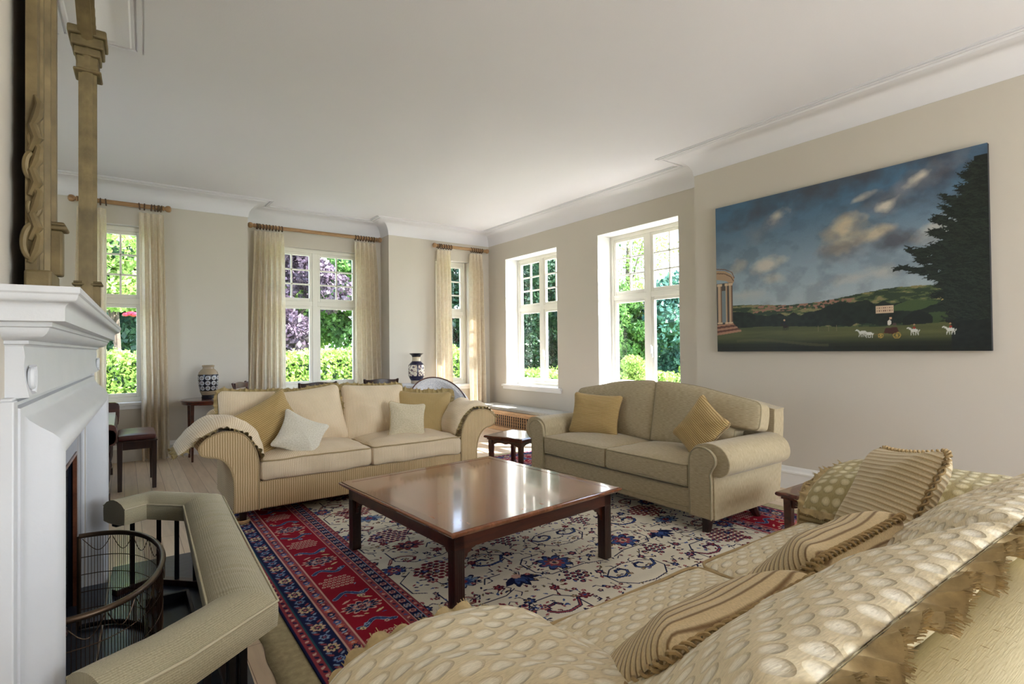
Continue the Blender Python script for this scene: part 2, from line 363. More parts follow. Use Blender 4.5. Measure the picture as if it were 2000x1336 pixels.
def window(idx, axis, face, a0, a1, z0, z1, lights, zt, cols, label, sill=True, sillz=None, reveal=.2, handle=True):
    """axis 'y': wall faces -Y, window plane at y=face+reveal; axis 'x': wall faces -X"""
    def bx(mb, a, b_, p, q, c, d):           # a..b along the wall, p..q depth, c..d height
        if axis == 'y': mb.box(a, b_, p, q, c, d)
        else: mb.box(p, q, a, b_, c, d)
    P0 = face + reveal; fr = MB(); T = .055
    bx(fr, a0+T, a1-T, P0, P0+.08, z1-T, z1); bx(fr, a0+T, a1-T, P0, P0+.08, z0, z0+T*1.1)
    bx(fr, a0, a0+T, P0, P0+.08, z0, z1); bx(fr, a1-T, a1, P0, P0+.08, z0, z1)
    mids = [a0 + (a1-a0)*k/lights for k in range(1, lights)]
    for c in mids: bx(fr, c-.038, c+.038, P0+.002, P0+.078, z0+T*1.1, z1-T)
    ed = [a0+T] + [v for c in mids for v in (c-.038, c+.038)] + [a1-T]
    for k in range(0, len(ed), 2): bx(fr, ed[k], ed[k+1], P0+.004, P0+.076, zt-.035, zt+.035)
    f = struct(fr.build('window_%d' % idx, M['winframe'], bevel=.004), label)
    edges = [a0+T] + [v for c in mids for v in (c-.038, c+.038)] + [a1-T]
    for k in range(0, len(edges), 2):
        l, r = edges[k], edges[k+1]
        sa = MB(); q0, q1 = P0+.012, P0+.058; s_ = .042
        for (u, v) in ((z0+T*1.1, zt-.035), (zt+.035, z1-T)):
            bx(sa, l+s_, r-s_, q0, q1, v-s_, v); bx(sa, l+s_, r-s_, q0, q1, u, u+s_*1.15); bx(sa, l, l+s_, q0, q1, u, v); bx(sa, r-s_, r, q0, q1, u, v)
        u, v = zt+.035+s_, z1-T-s_
        for j in range(1, cols): c = l+s_+(r-l-2*s_)*j/cols; bx(sa, c-.011, c+.011, q0+.008, q1-.006, u, v)
        for j in range(1, 3): c = u+(v-u)*j/3; bx(sa, l+s_, r-s_, q0+.008, q1-.006, c-.011, c+.011)
        sa.build('sash', M['winframe'], f, bevel=.004)
        g = MB()
        for (u, v) in ((z0+T*1.1, zt-.035), (zt+.035, z1-T)): bx(g, l+.03, r-.03, P0+.034, P0+.037, u+.03, v-.03)
        g.build('pane', M['glass'], f)
    if handle and mids:
        h = MB(); c = mids[0]
        for side in (1,):
            bx(h, c-.012-.05*side, c+.012-.05*side, P0-.008, P0+.006, z0+.42, z0+.56); bx(h, c-.008-.05*side, c+.008-.05*side, P0-.03, P0-.008, z0+.48, z0+.50)
            bx(h, c-.008-.05*side, c+.008-.05*side, P0-.036, P0-.026, z0+.47, z0+.58)
        h.build('casement_handle', M['trim'], f, bevel=.003)
    if sill:
        sz = z0 if sillz is None else sillz; s_ = MB()
        bx(s_, a0, a1, face-.0, P0+.02, sz-.03, sz+.004)
        bx(s_, a0-.09, a1+.09, face-.045, face+.0, sz-.03, sz+.004); bx(s_, a0-.075, a1+.075, face-.022, face+.0, sz-.075, sz-.03)
        s_.build('window_sill', M['trim'], f, bevel=.004)
    return f
window(1, 'y', YW, *W1, 2, 1.93, 2, 'white casement window behind the piano stool', reveal=.12, handle=False)
window(2, 'y', YB, *W2, 2, 2.01, 2, 'white casement window in the recess behind the cream sofa', reveal=.07, handle=False)
window(3, 'y', YW, *W3, 1, 1.92, 2, 'narrow white casement window in the corner', reveal=.12, handle=False)
window(4, 'x', XA, *W4, 2, 1.965, 2, 'white casement window above the window seat', reveal=.25)
window(5, 'x', XA, *W5, 2, 1.985, 2, 'white casement window beside the painting', reveal=.25)
# added window behind the camera, put in to give fill light
window(6, 'y', YF-.3, 1.8, 4.6, .75, 2.65, 3, 1.95, 2, 'wide added window behind the viewpoint, unseen, letting in fill light', sill=False, reveal=.08, handle=False)

f8 = MB(); f8.box(XL-.16, XL-.10, 5.2, 5.26, 1.1, 2.5); f8.box(XL-.16, XL-.10, 6.14, 6.2, 1.1, 2.5); f8.box(XL-.158, XL-.102, 5.26, 6.14, 2.44, 2.5); f8.box(XL-.158, XL-.102, 5.26, 6.14, 1.1, 1.16)  # added left window, put in to brighten ceiling and back wall
struct(f8.build('window_7', M['winframe']), 'added unseen window beyond the chimney breast, letting in fill light')
# white reveal lining of the alcove windows
r = MB()
for a0, a1, z0, z1 in (W4, W5):
    r.box(XA+.002, XA+.26, a1-.004, a1, z0, z1); r.box(XA+.002, XA+.26, a0, a0+.004, z0, z1); r.box(XA+.002, XA+.26, a0, a1, z1-.004, z1)
struct(r.build('trim_1', M['trim']), 'white painted reveals of the alcove windows')

# ---------------------------------------------------------------- curtains and poles
m, nt, b = new_mat('curtain_linen'); 
n = N(nt, 'ShaderNodeTexNoise', i_Scale=1.0, i_Detail=3.0); lk(nt, coord(nt, 'UV', (90, 14, 1)), n.inputs['Vector'])
n2 = N(nt, 'ShaderNodeTexNoise', i_Scale=1.0, i_Detail=2.0); lk(nt, coord(nt, 'UV', (14, 160, 1)), n2.inputs['Vector'])
c_ = mixc(nt, 1, ramp(nt, n.outputs[0], [(.3, srgb(236, 222, 200)), (.7, srgb(250, 240, 222))]), ramp(nt, n2.outputs[0], [(.3, (.88, .88, .88, 1)), (.7, (1, 1, 1, 1))]), 'MULTIPLY')
lk(nt, c_, b.inputs['Base Color']); b.inputs['Roughness'].default_value = .9; b.inputs['Specular IOR Level'].default_value = .15
tl = N(nt, 'ShaderNodeBsdfTranslucent'); lk(nt, c_, tl.inputs[0]); mx = N(nt, 'ShaderNodeMixShader', i_0=.5)
lk(nt, b.outputs[0], mx.inputs[1]); lk(nt, tl.outputs[0], mx.inputs[2]); lk(nt, mx.outputs[0], nt.nodes['Material Output'].inputs[0]); bump(nt, b, n.outputs[0], .0012)
M['curtain'] = m
M['pole'] = wood('oak_pole', srgb(150, 112, 72), srgb(182, 142, 98), .4, (1, 8, 8), 4)
M['ring'] = wood('brown_ring', srgb(70, 46, 30), srgb(104, 74, 48), .45, (3, 3, 3), 6)
def curtain(label, xt0, xt1, xb0, xb1, y, ztop=2.985, zbot=.015, folds=5, seed=0, outer=None):
    rnd = random.Random(seed); ph = rnd.random()*6; L = 1.9*(xt1-xt0)
    mb = MB()
    def fn(u, v):
        z = ztop + (zbot-ztop)*v
        k = v**.8; x0 = xt0+(xb0-xt0)*k; x1 = xt1+(xb1-xt1)*k
        a = 2*PI*folds*u
        head = max(0, 1-v/.045); mid = min(1, v/.12)
        amp = .022+.034*mid+.012*v
        pin = .5+.5*math.cos(a)
        yy = math.sin(a+ph*0 + .5*math.sin(2.1*v+ph))*amp*(1 if v > .045 else .75+.25*v/.045)
        yy += .012*math.sin(5.3*u*PI+v*3+ph)*v + .01*noise.noise(Vector((u*6, v*5, seed)))*mid
        x = x0+(x1-x0)*(u+ .022*math.sin(2*a+ph)*mid + .012*math.sin(3*v+ph*2)*v)
        flare = .03*max(0, (v-.9)/.1)
        return (x, y - yy - flare*math.sin(a)*.5 - .03*v, z)
    mb.grid(fn, folds*14, 60, lambda u, v: (u*L, v*3))
    o = mb.build('curtain', M['curtain'], fix=False, angle=180)
    return tag(o, label, 'curtain', 'long linen curtains')
def pole_set(label, x0, x1, y, z, ringsx, fin=True):
    t = thing('curtain_pole', label, 'curtain pole', (x0, y, z), 0, 'wooden curtain poles')
    W = x1-x0
    MB().tube([(.1, 0, 0), (W-.1, 0, 0)], .026, 16).build('pole', M['pole'], t)
    for sx, X in ((-1, 0), (1, W)):
        pr = [(0.001, 0), (.02, .002), (.036, .014), (.04, .032), (.036, .05), (.022, .066), (.018, .072), (.03, .078), (.03, .088), (.02, .094), (.024, .12)]
        MB().lathe([(r_, (d if sx < 0 else W-d)) for r_, d in pr], 20, axis='x').build('finial', M['pole'], t)
    for X in (.13, W-.13):
        bk = MB(); bk.box(X-.012, X+.012, .02, .1 if y < 8 else .1, -.02, .02); bk.lathe([(.03, X-.012), (.034, X-.008), (.034, X+.008), (.03, X+.012)], 18, axis='x'); bk.build('bracket', M['gilt'], t)
    for X in ringsx:
        rr = random.Random(int(X*977)).uniform(-.5, .5)*.3
        pts = [( (X-x0)+ .036*math.sin(a)*rr, .036*math.cos(a), .036*math.sin(a)-.008) for a in [2*PI*k/18 for k in range(18)]]
        MB().tube(pts, .0075, 8, True).build('curtain_ring', M['ring'], t)
    return t
def rings(a, b_, n): return [a+(b_-a)*k/(n-1) for k in range(n)]
YR = YW-.105
pole_set('pale oak curtain pole over the piano window', -1.10, .475, YR, 3.065, rings(-.42, -.17, 6)+rings(.15, .2, 2)+rings(.27, .37, 4))
pole_set('pale oak curtain pole in the recess', 1.385, 3.33, YB-.12, 3.055, rings(1.5, 1.83, 9)+rings(2.9, 3.2, 8))
pole_set('short pale oak curtain pole in the corner', 4.08, 5.17, YR, 3.01, rings(4.19, 4.42, 6)+rings(4.82, 5.03, 6))
curtain('left linen curtain of the piano window, half hidden by the mirror', -.43, -.165, -.42, -.17, YR, folds=4, seed=1)
curtain('right linen curtain of the piano window, puddling by the stool', .145, .395, .17, .45, YR, folds=4, seed=2)
curtain('left linen curtain of the recess window, wide with many folds', 1.46, 1.85, 1.33+.03, 1.86, YB-.12, folds=6, seed=3)
curtain('right linen curtain of the recess window, beside the vase wall', 2.88, 3.22, 2.86, 3.30, YB-.12, folds=5, seed=4)
curtain('left linen curtain of the narrow corner window', 4.16, 4.42, 4.13, 4.43, YR, folds=4, seed=5, ztop=2.94)
curtain('right linen curtain in the room corner by the window seat', 4.79, 5.05, 4.74, 5.1, YR, folds=4, seed=6, ztop=2.94)

# ---------------------------------------------------------------- window seat with radiator grille
t = thing('window_seat', 'pale oak window seat with pierced radiator grille and grey cushion top', 'window seat', (5.02, 6.6, 0))
S0, S1 = -1.75, 1.08
f = MB(); f.box(-.2, .21, S0, S1, .29, .325); f.box(-.17, .20, S0, S1, .0, .06); f.box(-.17, -.14, S0, S0+.3, .06, .29); f.box(-.17, -.14, -.6, -.42, .06, .29); f.box(-.17, -.14, S1-.12, S1, .06, .29); f.box(-.17, -.14, S0, S1, .25, .29)
f.build('frame', M['pine'], t, bevel=.004)
y = -.42
for side in ((-.42, S1-.12), (S0+.3, -.6)):
    y = side[0]; g = MB()
    while y < side[1]:
        pts = [(-.155, y+.012*math.sin(z*70), .06+z) for z in [.19*k/14 for k in range(15)]]
        g.tube(pts, .0055, 5); pts = [(-.155, y-.012*math.sin(z*70), .06+z) for z in [.19*k/14 for k in range(15)]]; g.tube(pts, .0055, 5)
        y += .056
    g.build('grille', M['pine'], t)
MB().box(-.1, -.06, S0+.1, S1-.05, .05, .28).build('radiator', M['black'], t)
def rbox_mesh(mb, w, d, h, r=.04, crown=0, n=10, wr=0, seed=0, c=(0, 0, 0), sag=0):
    """soft box centred on x,y with base z=0; uv in metres"""
    hx, hy, hz = w/2, d/2, h/2
    def P(x, y, z):
        ix, iy, iz = max(-hx+r, min(hx-r, x)), max(-hy+r, min(hy-r, y)), max(-hz+r, min(hz-r, z))
        v = Vector((x-ix, y-iy, z-iz)); 
        if v.length > 1e-9: v = v.normalized()*r
        q = Vector((ix, iy, iz))+v; u_, v_ = q.x/hx, q.y/hy
        cr = crown*(1-u_**2)*(1-v_**2)
        if q.z > 0: q.z += cr
        else: q.z -= 0
        if wr: q += Vector((noise.noise(Vector((q.x*5, q.y*5, seed))), noise.noise(Vector((q.x*5, q.z*8, seed+9))), noise.noise(Vector((q.x*6, q.y*7, seed+5)))))*wr
        bx_ = 1+.0*u_; q.x *= bx_
        return (q.x+c[0], q.y+c[1], q.z+hz+c[2])
    nx, ny, nz = max(6, int(w/.035)), max(6, int(d/.035)), max(5, int(h/.025))
    def W(t, H):                     # denser near edges
        return H*(t*2-1)
    mb.grid(lambda u, v: P(W(u, hx), W(v, hy), hz), nx, ny, lambda u, v: (u*w, v*d))
    mb.grid(lambda u, v: P(W(u, hx), W(1-v, hy), -hz), nx, ny, lambda u, v: (u*w, v*d))
    mb.grid(lambda u, v: P(W(u, hx), -hy, W(v, hz)), nx, nz, lambda u, v: (u*w, -v*h))
    mb.grid(lambda u, v: P(W(1-u, hx), hy, W(v, hz)), nx, nz, lambda u, v: (u*w, v*h))
    mb.grid(lambda u, v: P(-hx, W(1-u, hy), W(v, hz)), ny, nz, lambda u, v: (u*d, v*h))
    mb.grid(lambda u, v: P(hx, W(u, hy), W(v, hz)), ny, nz, lambda u, v: (u*d, v*h))
    return mb
def weld(o, d=.0006):
    md = o.modifiers.new('weld', 'WELD'); md.merge_threshold = d; return o
M['seatpad'] = chenille('grey_seat_pad', srgb(176, 172, 160), srgb(150, 147, 138))
rbox_mesh(MB(), .40, S1-S0, .055, .02, .008).build('cushion', M['seatpad'], t, fix=False, loc=(.0, (S0+S1)/2, .325))
# ================================================================== FIREPLACE (in its own frame s,t,z)
FP = thing('fireplace', 'white painted stone fireplace with a deep moulded mantelshelf', 'fireplace', (-.02, 2.85, 0))
FPi = Vector((-.02, 2.85, 0))
def fq(s, t, z): return fp(s, t, z) - FPi
L_ = 2.5
def return_sweep(prof, wall=-.17, inset=0):
    mb = MB(); rows = []
    for k, (which) in enumerate(('a', 'b', 'c', 'd')):
        row = []
        for t, z in prof:
            s0, s1 = -t, L_+t
            row.append({'a': fq(s0, wall, z), 'b': fq(s0, t, z), 'c': fq(s1, t, z), 'd': fq(s1, wall, z)}[which])
        rows.append(row)
    n = len(prof); vs = [p for r in rows for p in r]; fs = []
    for i in range(3):
        for k in range(n-1): fs.append((i*n+k, i*n+k+1, (i+1)*n+k+1, (i+1)*n+k))
    mb.add(vs, fs); return mb
def arc(t0, z0, t1, z1, concave, n=6):
    o = []
    for k in range(1, n+1):
        a = PI/2*k/n
        if concave: o.append((t0+(t1-t0)*math.sin(a), z0+(z1-z0)*(1-math.cos(a))))
        else: o.append((t0+(t1-t0)*(1-math.cos(a)), z0+(z1-z0)*math.sin(a)))
    return o
prof = [(-.16, 1.4555), (0, 1.455), (0, 1.441), (-.004, 1.437)] + arc(-.004, 1.437, -.014, 1.42, False, 4) + arc(-.014, 1.42, -.03, 1.405, True, 4) + [(-.03, 1.376), (-.055, 1.374), (-.056, 1.364), (-.062, 1.362)] + arc(-.062, 1.362, -.098, 1.334, False, 6) + [(-.104, 1.332), (-.104, 1.324), (-.112, 1.322), (-.115, 1.318)]
return_sweep(prof).build('mantelshelf', M['stone'], FP, angle=30)
fr = MB()
def sb(mb, s0, s1, t0, t1, z0, z1):
    v = [fq(s0, t0, z0), fq(s1, t0, z0), fq(s1, t1, z0), fq(s0, t1, z0), fq(s0, t0, z1), fq(s1, t0, z1), fq(s1, t1, z1), fq(s0, t1, z1)]
    mb.add(v, [(3, 2, 1, 0), (4, 5, 6, 7), (0, 1, 5, 4), (1, 2, 6, 5), (2, 3, 7, 6), (3, 0, 4, 7)], smooth=False)
# frieze that swells towards its foot, with side scrolls
fpr = [(-.115, 1.32), (-.112, 1.295), (-.114, 1.27), (-.112, 1.24), (-.108, 1.215), (-.104, 1.195), (-.17, 1.195)]
vs = []; fs = []
for s_ in (.115, 2.385): vs += [fq(s_, t, z) for t, z in fpr] + [fq(s_, -.17, 1.32)]
n = len(fpr)+1
for k in range(n): fs.append((k, (k+1) % n, n+(k+1) % n, n+k))
fs += [tuple(range(n)), tuple(range(n, 2*n))[::-1]]
fr.add(vs, fs, smooth=False); fr.build('frieze', M['stone'], FP, angle=30)
for s_ in (.15, 2.33):
    c = MB(); pts = []
    for k in range(26):
        a = 2.2*PI*k/25; r_ = .006+.016*k/25
        pts.append(fq(s_+r_*math.cos(a)*.8, -.104, 1.245+r_*1.5*math.sin(a)))
    c.tube(pts, .0075, 8); c.tube([fq(s_+.012, -.104, 1.27), fq(s_+.02, -.104, 1.255), fq(s_+.02, -.104, 1.225), fq(s_+.006, -.104, 1.205)], .008, 8)
    c.build('scroll_ornament', M['stone'], FP)
bp = [(0, -.17), (0, -.15), (.006, -.15), (.01, -.138), (.018, -.138), (.022, -.124), (.032, -.121), (.04, -.12), (.055, -.112), (.075, -.094), (.095, -.072), (.115, -.057), (.135, -.05), (.152, -.052), (.168, -.062), (.182, -.080), (.19, -.104), (.194, -.13), (.194, -.145), (.203, -.145), (.205, -.153), (.213, -.153), (.216, -.159), (.226, -.159), (.226, -.19)]
rows = [[fq(.12+w, t, 0) for w, t in bp], [fq(.12+w, t, 1.19-w) for w, t in bp], [fq(2.38-w, t, 1.19-w) for w, t in bp], [fq(2.38-w, t, 0) for w, t in bp]]
n = len(bp); vs = [p for r in rows for p in r]; fs = [(i*n+k, i*n+k+1, (i+1)*n+k+1, (i+1)*n+k) for i in range(3) for k in range(n-1)]
MB().add(vs, fs).build('moulded_surround', M['stone'], FP, angle=32)
pl = MB(); sb(pl, .07, .12, -.17, -.125, 0, 1.19); sb(pl, 2.38, 2.43, -.17, -.125, 0, 1.19); sb(pl, .07, 2.43, -.17, -.128, 1.19, 1.197)
pl.build('side_pilaster', M['stone'], FP, bevel=.003)
sl = MB(); sb(sl, .33, .58, -.2, -.166, 0.02, .96); sb(sl, 1.92, 2.17, -.2, -.166, 0.02, .96); sb(sl, .58, 1.92, -.2, -.166, .8, .96)
M['polslate'] = plain('polished_slate', srgb(30, 36, 48), .08, .2, 6)
sl.build('slate_slips', M['polslate'], FP)
cp = MB()
for a, b_, c, d in ((.585, .595, .02, .8), (1.905, 1.915, .02, .8), (.595, 1.905, .785, .80)): sb(cp, a, b_, -.18, -.163, c, d)
cp.build('copper_trim', wood('copper_edge', srgb(84, 46, 30), srgb(120, 70, 46), .3, (3, 3, 3), 5), FP)
fb = MB()
m, nt, b = new_mat('firebrick'); br = N(nt, 'ShaderNodeTexBrick', i_Scale=1.0)
for k, v in (('Brick Width', .09), ('Row Height', .03), ('Mortar Size', .003)): br.inputs[k].default_value = v
br.inputs['Color1'].default_value = srgb(60, 58, 64); br.inputs['Color2'].default_value = srgb(40, 40, 48); br.inputs['Mortar'].default_value = srgb(14, 14, 18)
lk(nt, coord(nt, 'Object', (1, 1, 1), (PI/2, 0, PI/2)), br.inputs['Vector']); lk(nt, br.outputs[0], b.inputs['Base Color']); b.inputs['Roughness'].default_value = .6
sb(fb, .59, .6, -.74, -.2, 0, .79); sb(fb, 1.9, 1.91, -.74, -.2, 0, .79); sb(fb, .6, 1.9, -.745, -.73, 0, .79); sb(fb, .6, 1.9, -.74, -.2, .78, .79)
fb.build('firebox', m, FP)
hz = MB(); sb(hz, .1, 2.4, -.04, .47, 0, .022)
ih = MB(); sb(ih, .34, 2.16, -.74, -.05, 0, .02); ih.build('inner_hearth', M['slate'], FP)
hearth = tag(hz.build('hearth', M['slate'], loc=tuple(FPi), bevel=.003), 'dark slate hearth slab inside the fender', 'hearth')

# ash pan lying on the hearth inside the fender
o = MB(); c0 = Vector((.19, 3.02, .0225)); 
for a in ((-.1, .1, -.35, -.33, 0, .05), (-.1, .1, .31, .33, 0, .05), (-.1, -.085, -.33, .31, 0, .05), (.085, .1, -.33, .31, 0, .05), (-.085, .085, -.33, .31, 0, .008)): o.box(*a)
tag(o.build('ash_tray', M['black'], loc=c0+Vector((-.02, -.1, 0)), bevel=.002), 'shallow black metal tray on the slate hearth inside the fender', 'tray')
# fire basket / coal box glimpsed behind the guard
o = thing('fire_grate', 'black iron fire grate standing inside the fireplace opening', 'fire grate', tuple(fp(1.25, -.45, .022)))
g = MB()
for k in range(11): x = -.32+.064*k; g.box(-.01+.16, .01+.16, x-.008, x+.008, .06, .26)
g.box(.14, .18, -.36, .36, .24, .27); g.box(.14, .18, -.36, .36, .05, .08); g.build('bars', M['black'], o)
for sx, sy in ((.16, -.34), (.16, .34), (-.16, -.3), (-.16, .3)): MB().box(sx-.015, sx+.015, sy-.015, sy+.015, 0, .3).build('leg', M['black'], o, bevel=.003)
b_ = MB(); b_.box(-.17, .14, -.33, .33, .05, .065); b_.box(-.18, -.165, -.33, .33, .05, .45); b_.build('basket', M['black'], o)

# ---------------------------------------------------------------- club fender
CF = thing('club_fender', 'padded club fender in ribbed sage beige fabric around the hearth', 'fender', (.3, 2.65, 0)); CO = Vector((.3, 2.65, 0))
cen = [(-.075, 1.665), (.085, 1.745), (.31, 1.92), (.352, 3.36), (.115, 3.60), (-.045, 3.515)]
def offs(pts, d):
    out = []
    for i, p in enumerate(pts):
        p = Vector(p); a = Vector(pts[i-1]) if i else None; c = Vector(pts[i+1]) if i < len(pts)-1 else None
        d1 = (p-a).normalized() if a is not None else (c-p).normalized(); d2 = (c-p).normalized() if c is not None else d1
        n1 = Vector((d1.y, -d1.x)); n2 = Vector((d2.y, -d2.x)); m_ = (n1+n2); m_ = m_/m_.dot(n1); out.append(p+m_*d)
    return out
# resample the centre line into cross sections with a little rounding at the corners
def dense(pts, step=.02):
    out = []
    for i in range(len(pts)-1):
        a, b_ = Vector(pts[i]), Vector(pts[i+1]); n = max(1, int((b_-a).length/step))
        for k in range(n): out.append(a+(b_-a)*k/n)
    out.append(Vector(pts[-1])); return out
sec = [(-.095, .405), (-.098, .44), (-.098, .475), (-.09, .492), (-.07, .508), (-.03, .521), (0, .524), (.03, .521), (.07, .508), (.09, .492), (.098, .475), (.098, .44), (.095, .405), (.05, .398), (-.05, .398)]
ou = {d: offs(cen, d) for d, z in sec}
cum = 0; rows = []; uvl = []; _r = random.Random(3); creases = [(_r.uniform(.36, 1.9), _r.uniform(.3, 1), _r.uniform(-.5, .5), _r.uniform(.004, .009)) for _ in range(30)]
nseg = []
for i in range(len(cen)-1):
    n = max(2, int((Vector(cen[i+1])-Vector(cen[i])).length/(.007 if i == 2 else .02)))
    for k in range(n + (1 if i == len(cen)-2 else 0)): nseg.append((i, k/n))
cumu = [0]
mb = MB(); vs = []; uvr = []
seglen = [ (Vector(cen[i+1])-Vector(cen[i])).length for i in range(len(cen)-1)]
for (i, f_) in nseg:
    sl_ = sum(seglen[:i]) + seglen[i]*f_
    for q, (d, z) in enumerate(sec):
        p = ou[d][i].lerp(ou[d][i+1], f_)
        wr = 0
        if q in (4, 5, 6, 7, 8):
            amp = .005 if i == 2 else .0022
            nz = noise.noise(Vector((sl_*16, d*5, 0))); wr = amp*(abs(nz)*-2.2+.4)*(1-abs(d)/.11)
            if i == 2: wr -= sum(.0065*am*math.exp(-((sl_-p0-tl*d+3*d*d)/wd)**2)*math.exp(-((d+.02)/.07)**2) for p0, am, tl, wd in creases)
            wr += .004*noise.noise(Vector((sl_*4, d*8, 3)))
        sag = .006*math.sin(PI*f_) if i == 2 else 0
        vs.append((p.x-CO.x, p.y-CO.y, z+wr-sag)); uvr.append((sl_, q*.03))
n = len(sec); R = len(nseg); fs = []; uvs = []
for i in range(R-1):
    for k in range(n):
        k2 = (k+1) % n; fs.append((i*n+k, i*n+k2, (i+1)*n+k2, (i+1)*n+k))
        uvs.append([uvr[i*n+k], (uvr[i*n][0], (k+1)*.03), (uvr[(i+1)*n][0], (k+1)*.03), uvr[(i+1)*n+k]])
fs.append(tuple(range(n))); uvs.append([uvr[k] for k in range(n)]); fs.append(tuple((R-1)*n+k for k in range(n))[::-1]); uvs.append([uvr[(R-1)*n+k] for k in range(n)][::-1])
mb.add(vs, fs, uvs)
M['fender'] = ribbed('fender_rib', srgb(196, 186, 156), srgb(178, 168, 138), .0062, 1, .9, .0004)
seat = mb.build('seat_pad', M['fender'], CF, angle=55)
M['piping'] = plain('piping', srgb(200, 190, 160), .85, .05, 30)
for d, z in ((-.097, .482), (.097, .482)):
    o2 = offs(cen, d); pts = [(p.x-CO.x, p.y-CO.y, z+.004) for p in dense([tuple(p) for p in o2])]
    MB().tube(pts, .0045, 6).build('piping', M['piping'], CF)
# iron posts and base rails
rl = offs(cen, .0)
for z0, z1, hw in ((.022, .055, .022), (.385, .4, .02)):
    a = offs(cen, -hw); b2 = offs(cen, hw); v = []
    for p, q in zip(a, b2): v += [(p.x-CO.x, p.y-CO.y, z0), (q.x-CO.x, q.y-CO.y, z0), (q.x-CO.x, q.y-CO.y, z1), (p.x-CO.x, p.y-CO.y, z1)]
    f_ = []
    for i in range(len(cen)-1):
        for k in range(4): f_.append((4*i+k, 4*i+(k+1) % 4, 4*i+4+(k+1) % 4, 4*i+4+k))
    f_ += [(0, 1, 2, 3), tuple(4*(len(cen)-1)+k for k in range(4))[::-1]]
    MB().add(v, f_, smooth=False).build('base_rail' if z0 < .1 else 'top_rail', M['mahog_dark'] if z0 < .1 else M['black'], CF, bevel=.003)
post_s = []
for i, cnt in ((0, 1), (1, 3), (2, 9), (3, 3), (4, 1)):
    for k in range(cnt):
        f_ = (k+.5)/cnt; p = rl[i].lerp(rl[i+1], f_)
        if i == 2 and 0 < k < 8: continue
        post_s.append(p)
post_s += [rl[2], rl[3]]
for k in range(1, 8): post_s.append(rl[2].lerp(rl[3], k/8))
for p in post_s:
    MB().box(-.011, .011, -.011, .011, .05, .39).build('post', M['black'], CF, loc=(p.x-CO.x, p.y-CO.y, 0), bevel=.002)

# ---------------------------------------------------------------- spark guard of fine wire
SG = thing('spark_guard', 'curved wire mesh spark guard with brass rim standing before the fire opening', 'fire guard', (-.17, 2.7, .0225)); 
def gd(a): return (.0+.30*math.sin(a)**.8 if math.sin(a) > 0 else 0, -.49*math.cos(a))
NP = 100; hh = .43
rim = [(gd(PI*k/60)[0], gd(PI*k/60)[1], hh) for k in range(61)]
MB().tube(rim, .011, 10).build('rim', M['bronze'], SG)
MB().tube([(x, y, .012) for x, y, z in rim], .011, 8).build('base_rim', M['black'], SG)
wr = MB()
for k in range(1, NP):
    x, y = gd(PI*k/NP); wr.tube([(x, y, .012), (x, y, hh)], .0011, 4, cap=False)
for z in (.09, .17, .25, .33): wr.tube([(gd(PI*k/60)[0], gd(PI*k/60)[1], z) for k in range(61)], .002, 4)
wr.build('wire_mesh', M['bronze'], SG)
sw = MB()
for k in range(10):
    a0, a1 = PI*(k+.04)/10, PI*(k+.96)/10; pts = []
    for q in range(11): a = a0+(a1-a0)*q/10; x, y = gd(a); pts.append((x*1.01+.003, y, hh-.015-.06*math.sin(PI*q/10)))
    sw.tube(pts, .0018, 5)
sw.build('swag_wires', M['bronze'], SG)
for y in (-.49, .49): MB().tube([(0, y, .0), (0, y, hh)], .008, 8).build('end_post', M['bronze'], SG)
for y in (-.49,):
    c = MB()
    for z in (.40, .22, .12): MB().lathe([(.001, z-.02), (.012, z-.014), (.016, z), (.012, z+.014), (.001, z+.02)], 14, (0.012, y-.012, 0)).build('knob', M['chrome'], SG)

# ---------------------------------------------------------------- gilt overmantel mirror
MR = thing('overmantel_mirror', 'tall antique gilt overmantel mirror with carved scrolls and arched head', 'mirror', tuple(fp(.975, -.095, 1.456)))
MO = fp(.975, -.095, 1.456)
S0, S1 = -.825, .825           # outer edges relative to centre
def mq(s, t, z): return FU*s + FN*(t+.0) + Vector((0, 0, z))
MZ = 1.41
# frame moulding profile: w from the outer edge to the glass, t depth
mpf = [(0, -.022), (0, 0), (.03, .002), (.034, .008), (.05, .008), (.054, .002), (.06, .002), (.066, .018), (.082, .018), (.086, .01), (.09, .01), (.094, .026), (.122, .026), (.128, .012), (.136, .012), (.142, -.004), (.146, -.012)]
def side(s_edge, sg, name):
    rows = [[mq(s_edge+sg*w, t, 0) for w, t in mpf], [mq(s_edge+sg*w, t, MZ) for w, t in mpf]]
    n = len(mpf); v = rows[0]+rows[1]
    MB().add(v, [(k, k+1, n+k+1, n+k) for k in range(n-1)]+[tuple(range(n)), tuple(range(n, 2*n))[::-1]]).build(name, M['gilt'], MR, angle=30)
side(S0, 1, 'frame_upright'); side(S1, -1, 'frame_upright')
# pointed arched head made of the same moulding
head = []
for k in range(25):
    u = k/24; s_ = S0+(S1-S0)*u; z = MZ + .40*math.sin(PI*u)
    head.append((s_, z))
v = []; n = len(mpf)
for i, (s_, z) in enumerate(head):
    a = Vector(head[max(0, i-1)]); c = Vector(head[min(len(head)-1, i+1)]); d = (c-a).normalized(); nn = Vector((d.y, -d.x))
    v += [mq(s_+nn.x*w, t, z+nn.y*w) for w, t in mpf]
MB().add(v, [(i*n+k, i*n+k+1, (i+1)*n+k+1, (i+1)*n+k) for i in range(len(head)-1) for k in range(n-1)]).build('arched_head', M['gilt'], MR, angle=30)
db = MB()
for i in range(48):
    u = (i+.5)/48; s_ = S0+(S1-S0)*u; z = MZ+.40*math.sin(PI*u)+.012
    p = mq(s_, .0, z); db.box(p.x-.02, p.x+.02, p.y-.012, p.y+.012, p.z-.012, p.z+.016)
db.build('dentil_edge', M['gilt'], MR, bevel=.003)
